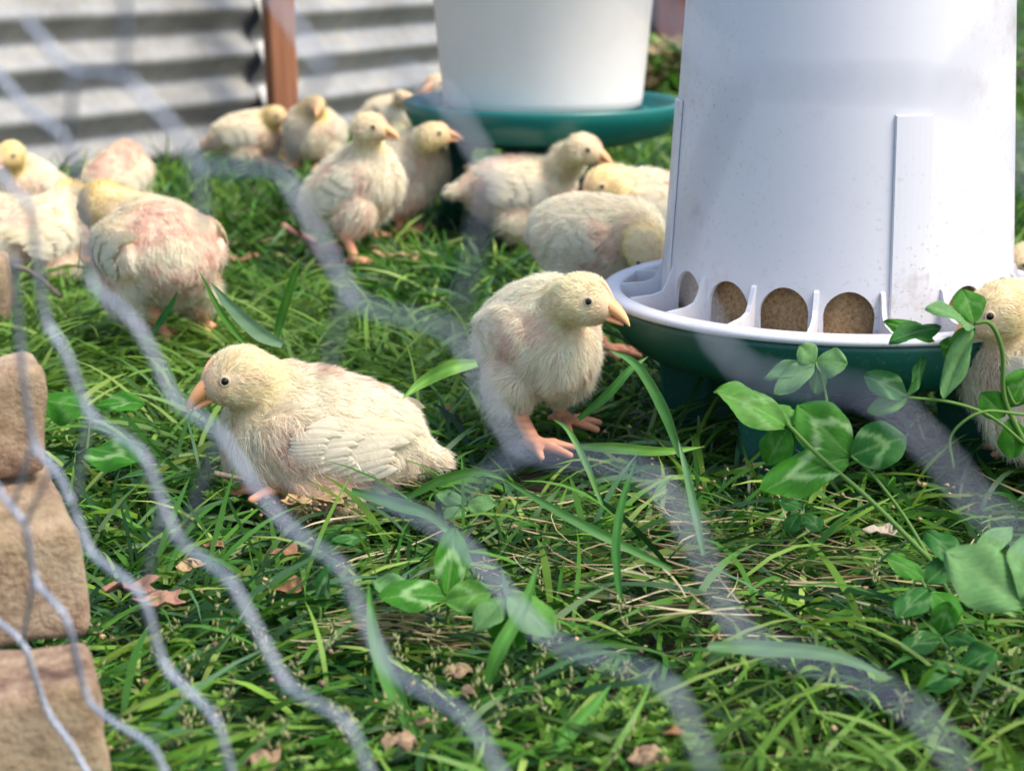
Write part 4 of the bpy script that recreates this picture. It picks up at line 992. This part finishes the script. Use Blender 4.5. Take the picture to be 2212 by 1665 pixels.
def spikelets(px, py, Y, n, ln, lean):
    b = P(px, py, Y); tip = b + np.array([lean, r.normal() * .01, ln])
    for k_ in range(n):
        t_ = k_ / n; c = b * (1 - t_) + tip * t_ + r.normal(size=3) * .0012; d = unit([r.normal() * .5 + lean * 10, r.normal() * .5, 1.0]); L = .0055; w = .0008
        s1 = unit(np.cross(d, r.normal(size=3))) * w; s2 = np.cross(d, s1); k0 = len(SV)
        SV.extend([c, c + d * L * .45 + s1, c + d * L * .45 + s2, c + d * L * .45 - s1, c + d * L * .45 - s2, c + d * L])
        SF.extend([[k0, k0 + 1, k0 + 2], [k0, k0 + 2, k0 + 3], [k0, k0 + 3, k0 + 4], [k0, k0 + 4, k0 + 1], [k0 + 5, k0 + 2, k0 + 1], [k0 + 5, k0 + 3, k0 + 2], [k0 + 5, k0 + 4, k0 + 3], [k0 + 5, k0 + 1, k0 + 4]])
        cc = np.array((.36, .38, .17)) * r.uniform(.7, 1.15); SCc.extend([cc] * 6)
for i in range(60):
    px = r.uniform(120, 1150) if r.random() < .75 else r.uniform(1150, 2100); py = r.uniform(1400, 1665) if r.random() < .8 else r.uniform(1250, 1400)
    g = G(px, py, .0); spikelets(px, py, g[1], r.integers(6, 15), r.uniform(.010, .025), r.normal() * .008)
tag(mk('seed_heads', np.array(SV), SF, M['grass'], None, np.array(SCc)), kind='stuff')
# small yellow-green weeds: rosettes of little leaves
V = []; F = []; C = []
def rosette(c, n, R0, col):
    for k_ in range(n):
        a = k_ * 2.4 + r.random(); L = R0 * r.uniform(.6, 1.1); e = r.uniform(.1, .8); d = np.array([math.cos(a) * math.cos(e), math.sin(a) * math.cos(e), math.sin(e)]); s_ = np.array([-math.sin(a), math.cos(a), 0]) * L * .32
        k0 = len(V); cc = np.array(col) * r.uniform(.75, 1.2)
        V.extend([c, c + d * L * .5 + s_, c + d * L, c + d * L * .5 - s_, c + d * L * .5 + [0, 0, -.0006]]); C.extend([cc] * 5); F.extend([[k0, k0 + 1, k0 + 4], [k0 + 1, k0 + 2, k0 + 4], [k0 + 2, k0 + 3, k0 + 4], [k0 + 3, k0, k0 + 4]])
for i in range(150):
    q = r.random()
    if q < .5: px, py = r.normal(1380, 130), r.normal(1560, 55)
    elif q < .75: px, py = r.uniform(0, 1100), r.uniform(1500, 1680)
    elif q < .85: px, py = r.normal(465, 30), r.normal(1075, 12)
    else: px, py = r.uniform(1100, 2212), r.uniform(1300, 1680)
    rosette(G(px, py, r.uniform(-.006, .008)), 9, r.uniform(.003, .008), (.14, .27, .035))
tag(mk('chickweed', np.array(V), F, M['grass'], None, np.clip(np.array(C), 0, 1)), kind='stuff')
# background weeds beyond the back feeder
V = []; F = []; C = []
for i in range(1500):
    px, py = r.uniform(1330, 1560), r.uniform(60, 210); g = G(px, py, 0)
    col = (.10, .24, .03) if r.random() < .5 else (.50, .38, .22)
    rosette(np.array([g[0], g[1], r.uniform(0, .10)]), 6, .035, col)
tag(mk('weeds', np.array(V), F, M['grass'], None, np.clip(np.array(C), 0, 1)), kind='stuff')
# spilled feed crumbs and soil crumbs between the blades
V = []; F = []; C = []
for i in range(620):
    q = r.random()
    if q < .55: a = r.uniform(0, 6.28); d_ = r.uniform(.14, .27); c = np.array([FC[0] + d_ * math.cos(a), FC[1] + d_ * math.sin(a), 0])
    elif q < .75: g = G(r.normal(680, 60), r.normal(1090, 14)); c = g
    else: c = G(r.uniform(0, 2212), r.uniform(1080, 1665))
    c = np.array([c[0], c[1], r.uniform(-.012, .006)]); h_ = r.uniform(.0008, .0024); k0 = len(V)
    V.extend([c + h_ * (np.array(v_) + r.normal(size=3) * .25) for v_ in ((1, 0, 0), (0, 1, 0), (-1, 0, 0), (0, -1, 0), (0, 0, .8), (0, 0, -.8))])
    F.extend([[k0 + a_, k0 + b_, k0 + 4] for a_, b_ in ((0, 1), (1, 2), (2, 3), (3, 0))] + [[k0 + b_, k0 + a_, k0 + 5] for a_, b_ in ((0, 1), (1, 2), (2, 3), (3, 0))])
    C.extend([np.array((.50, .34, .18) if r.random() < .6 else (.30, .20, .12)) * r.uniform(.6, 1.2)] * 6)
tag(mk('feed_crumbs', np.array(V), F, M['litter'], None, np.clip(np.array(C), 0, 1)), kind='stuff')
print('objects', len(SC.objects), 'tris', sum(len(m_.loops) - 2 * len(m_.polygons) for m_ in bpy.data.meshes))
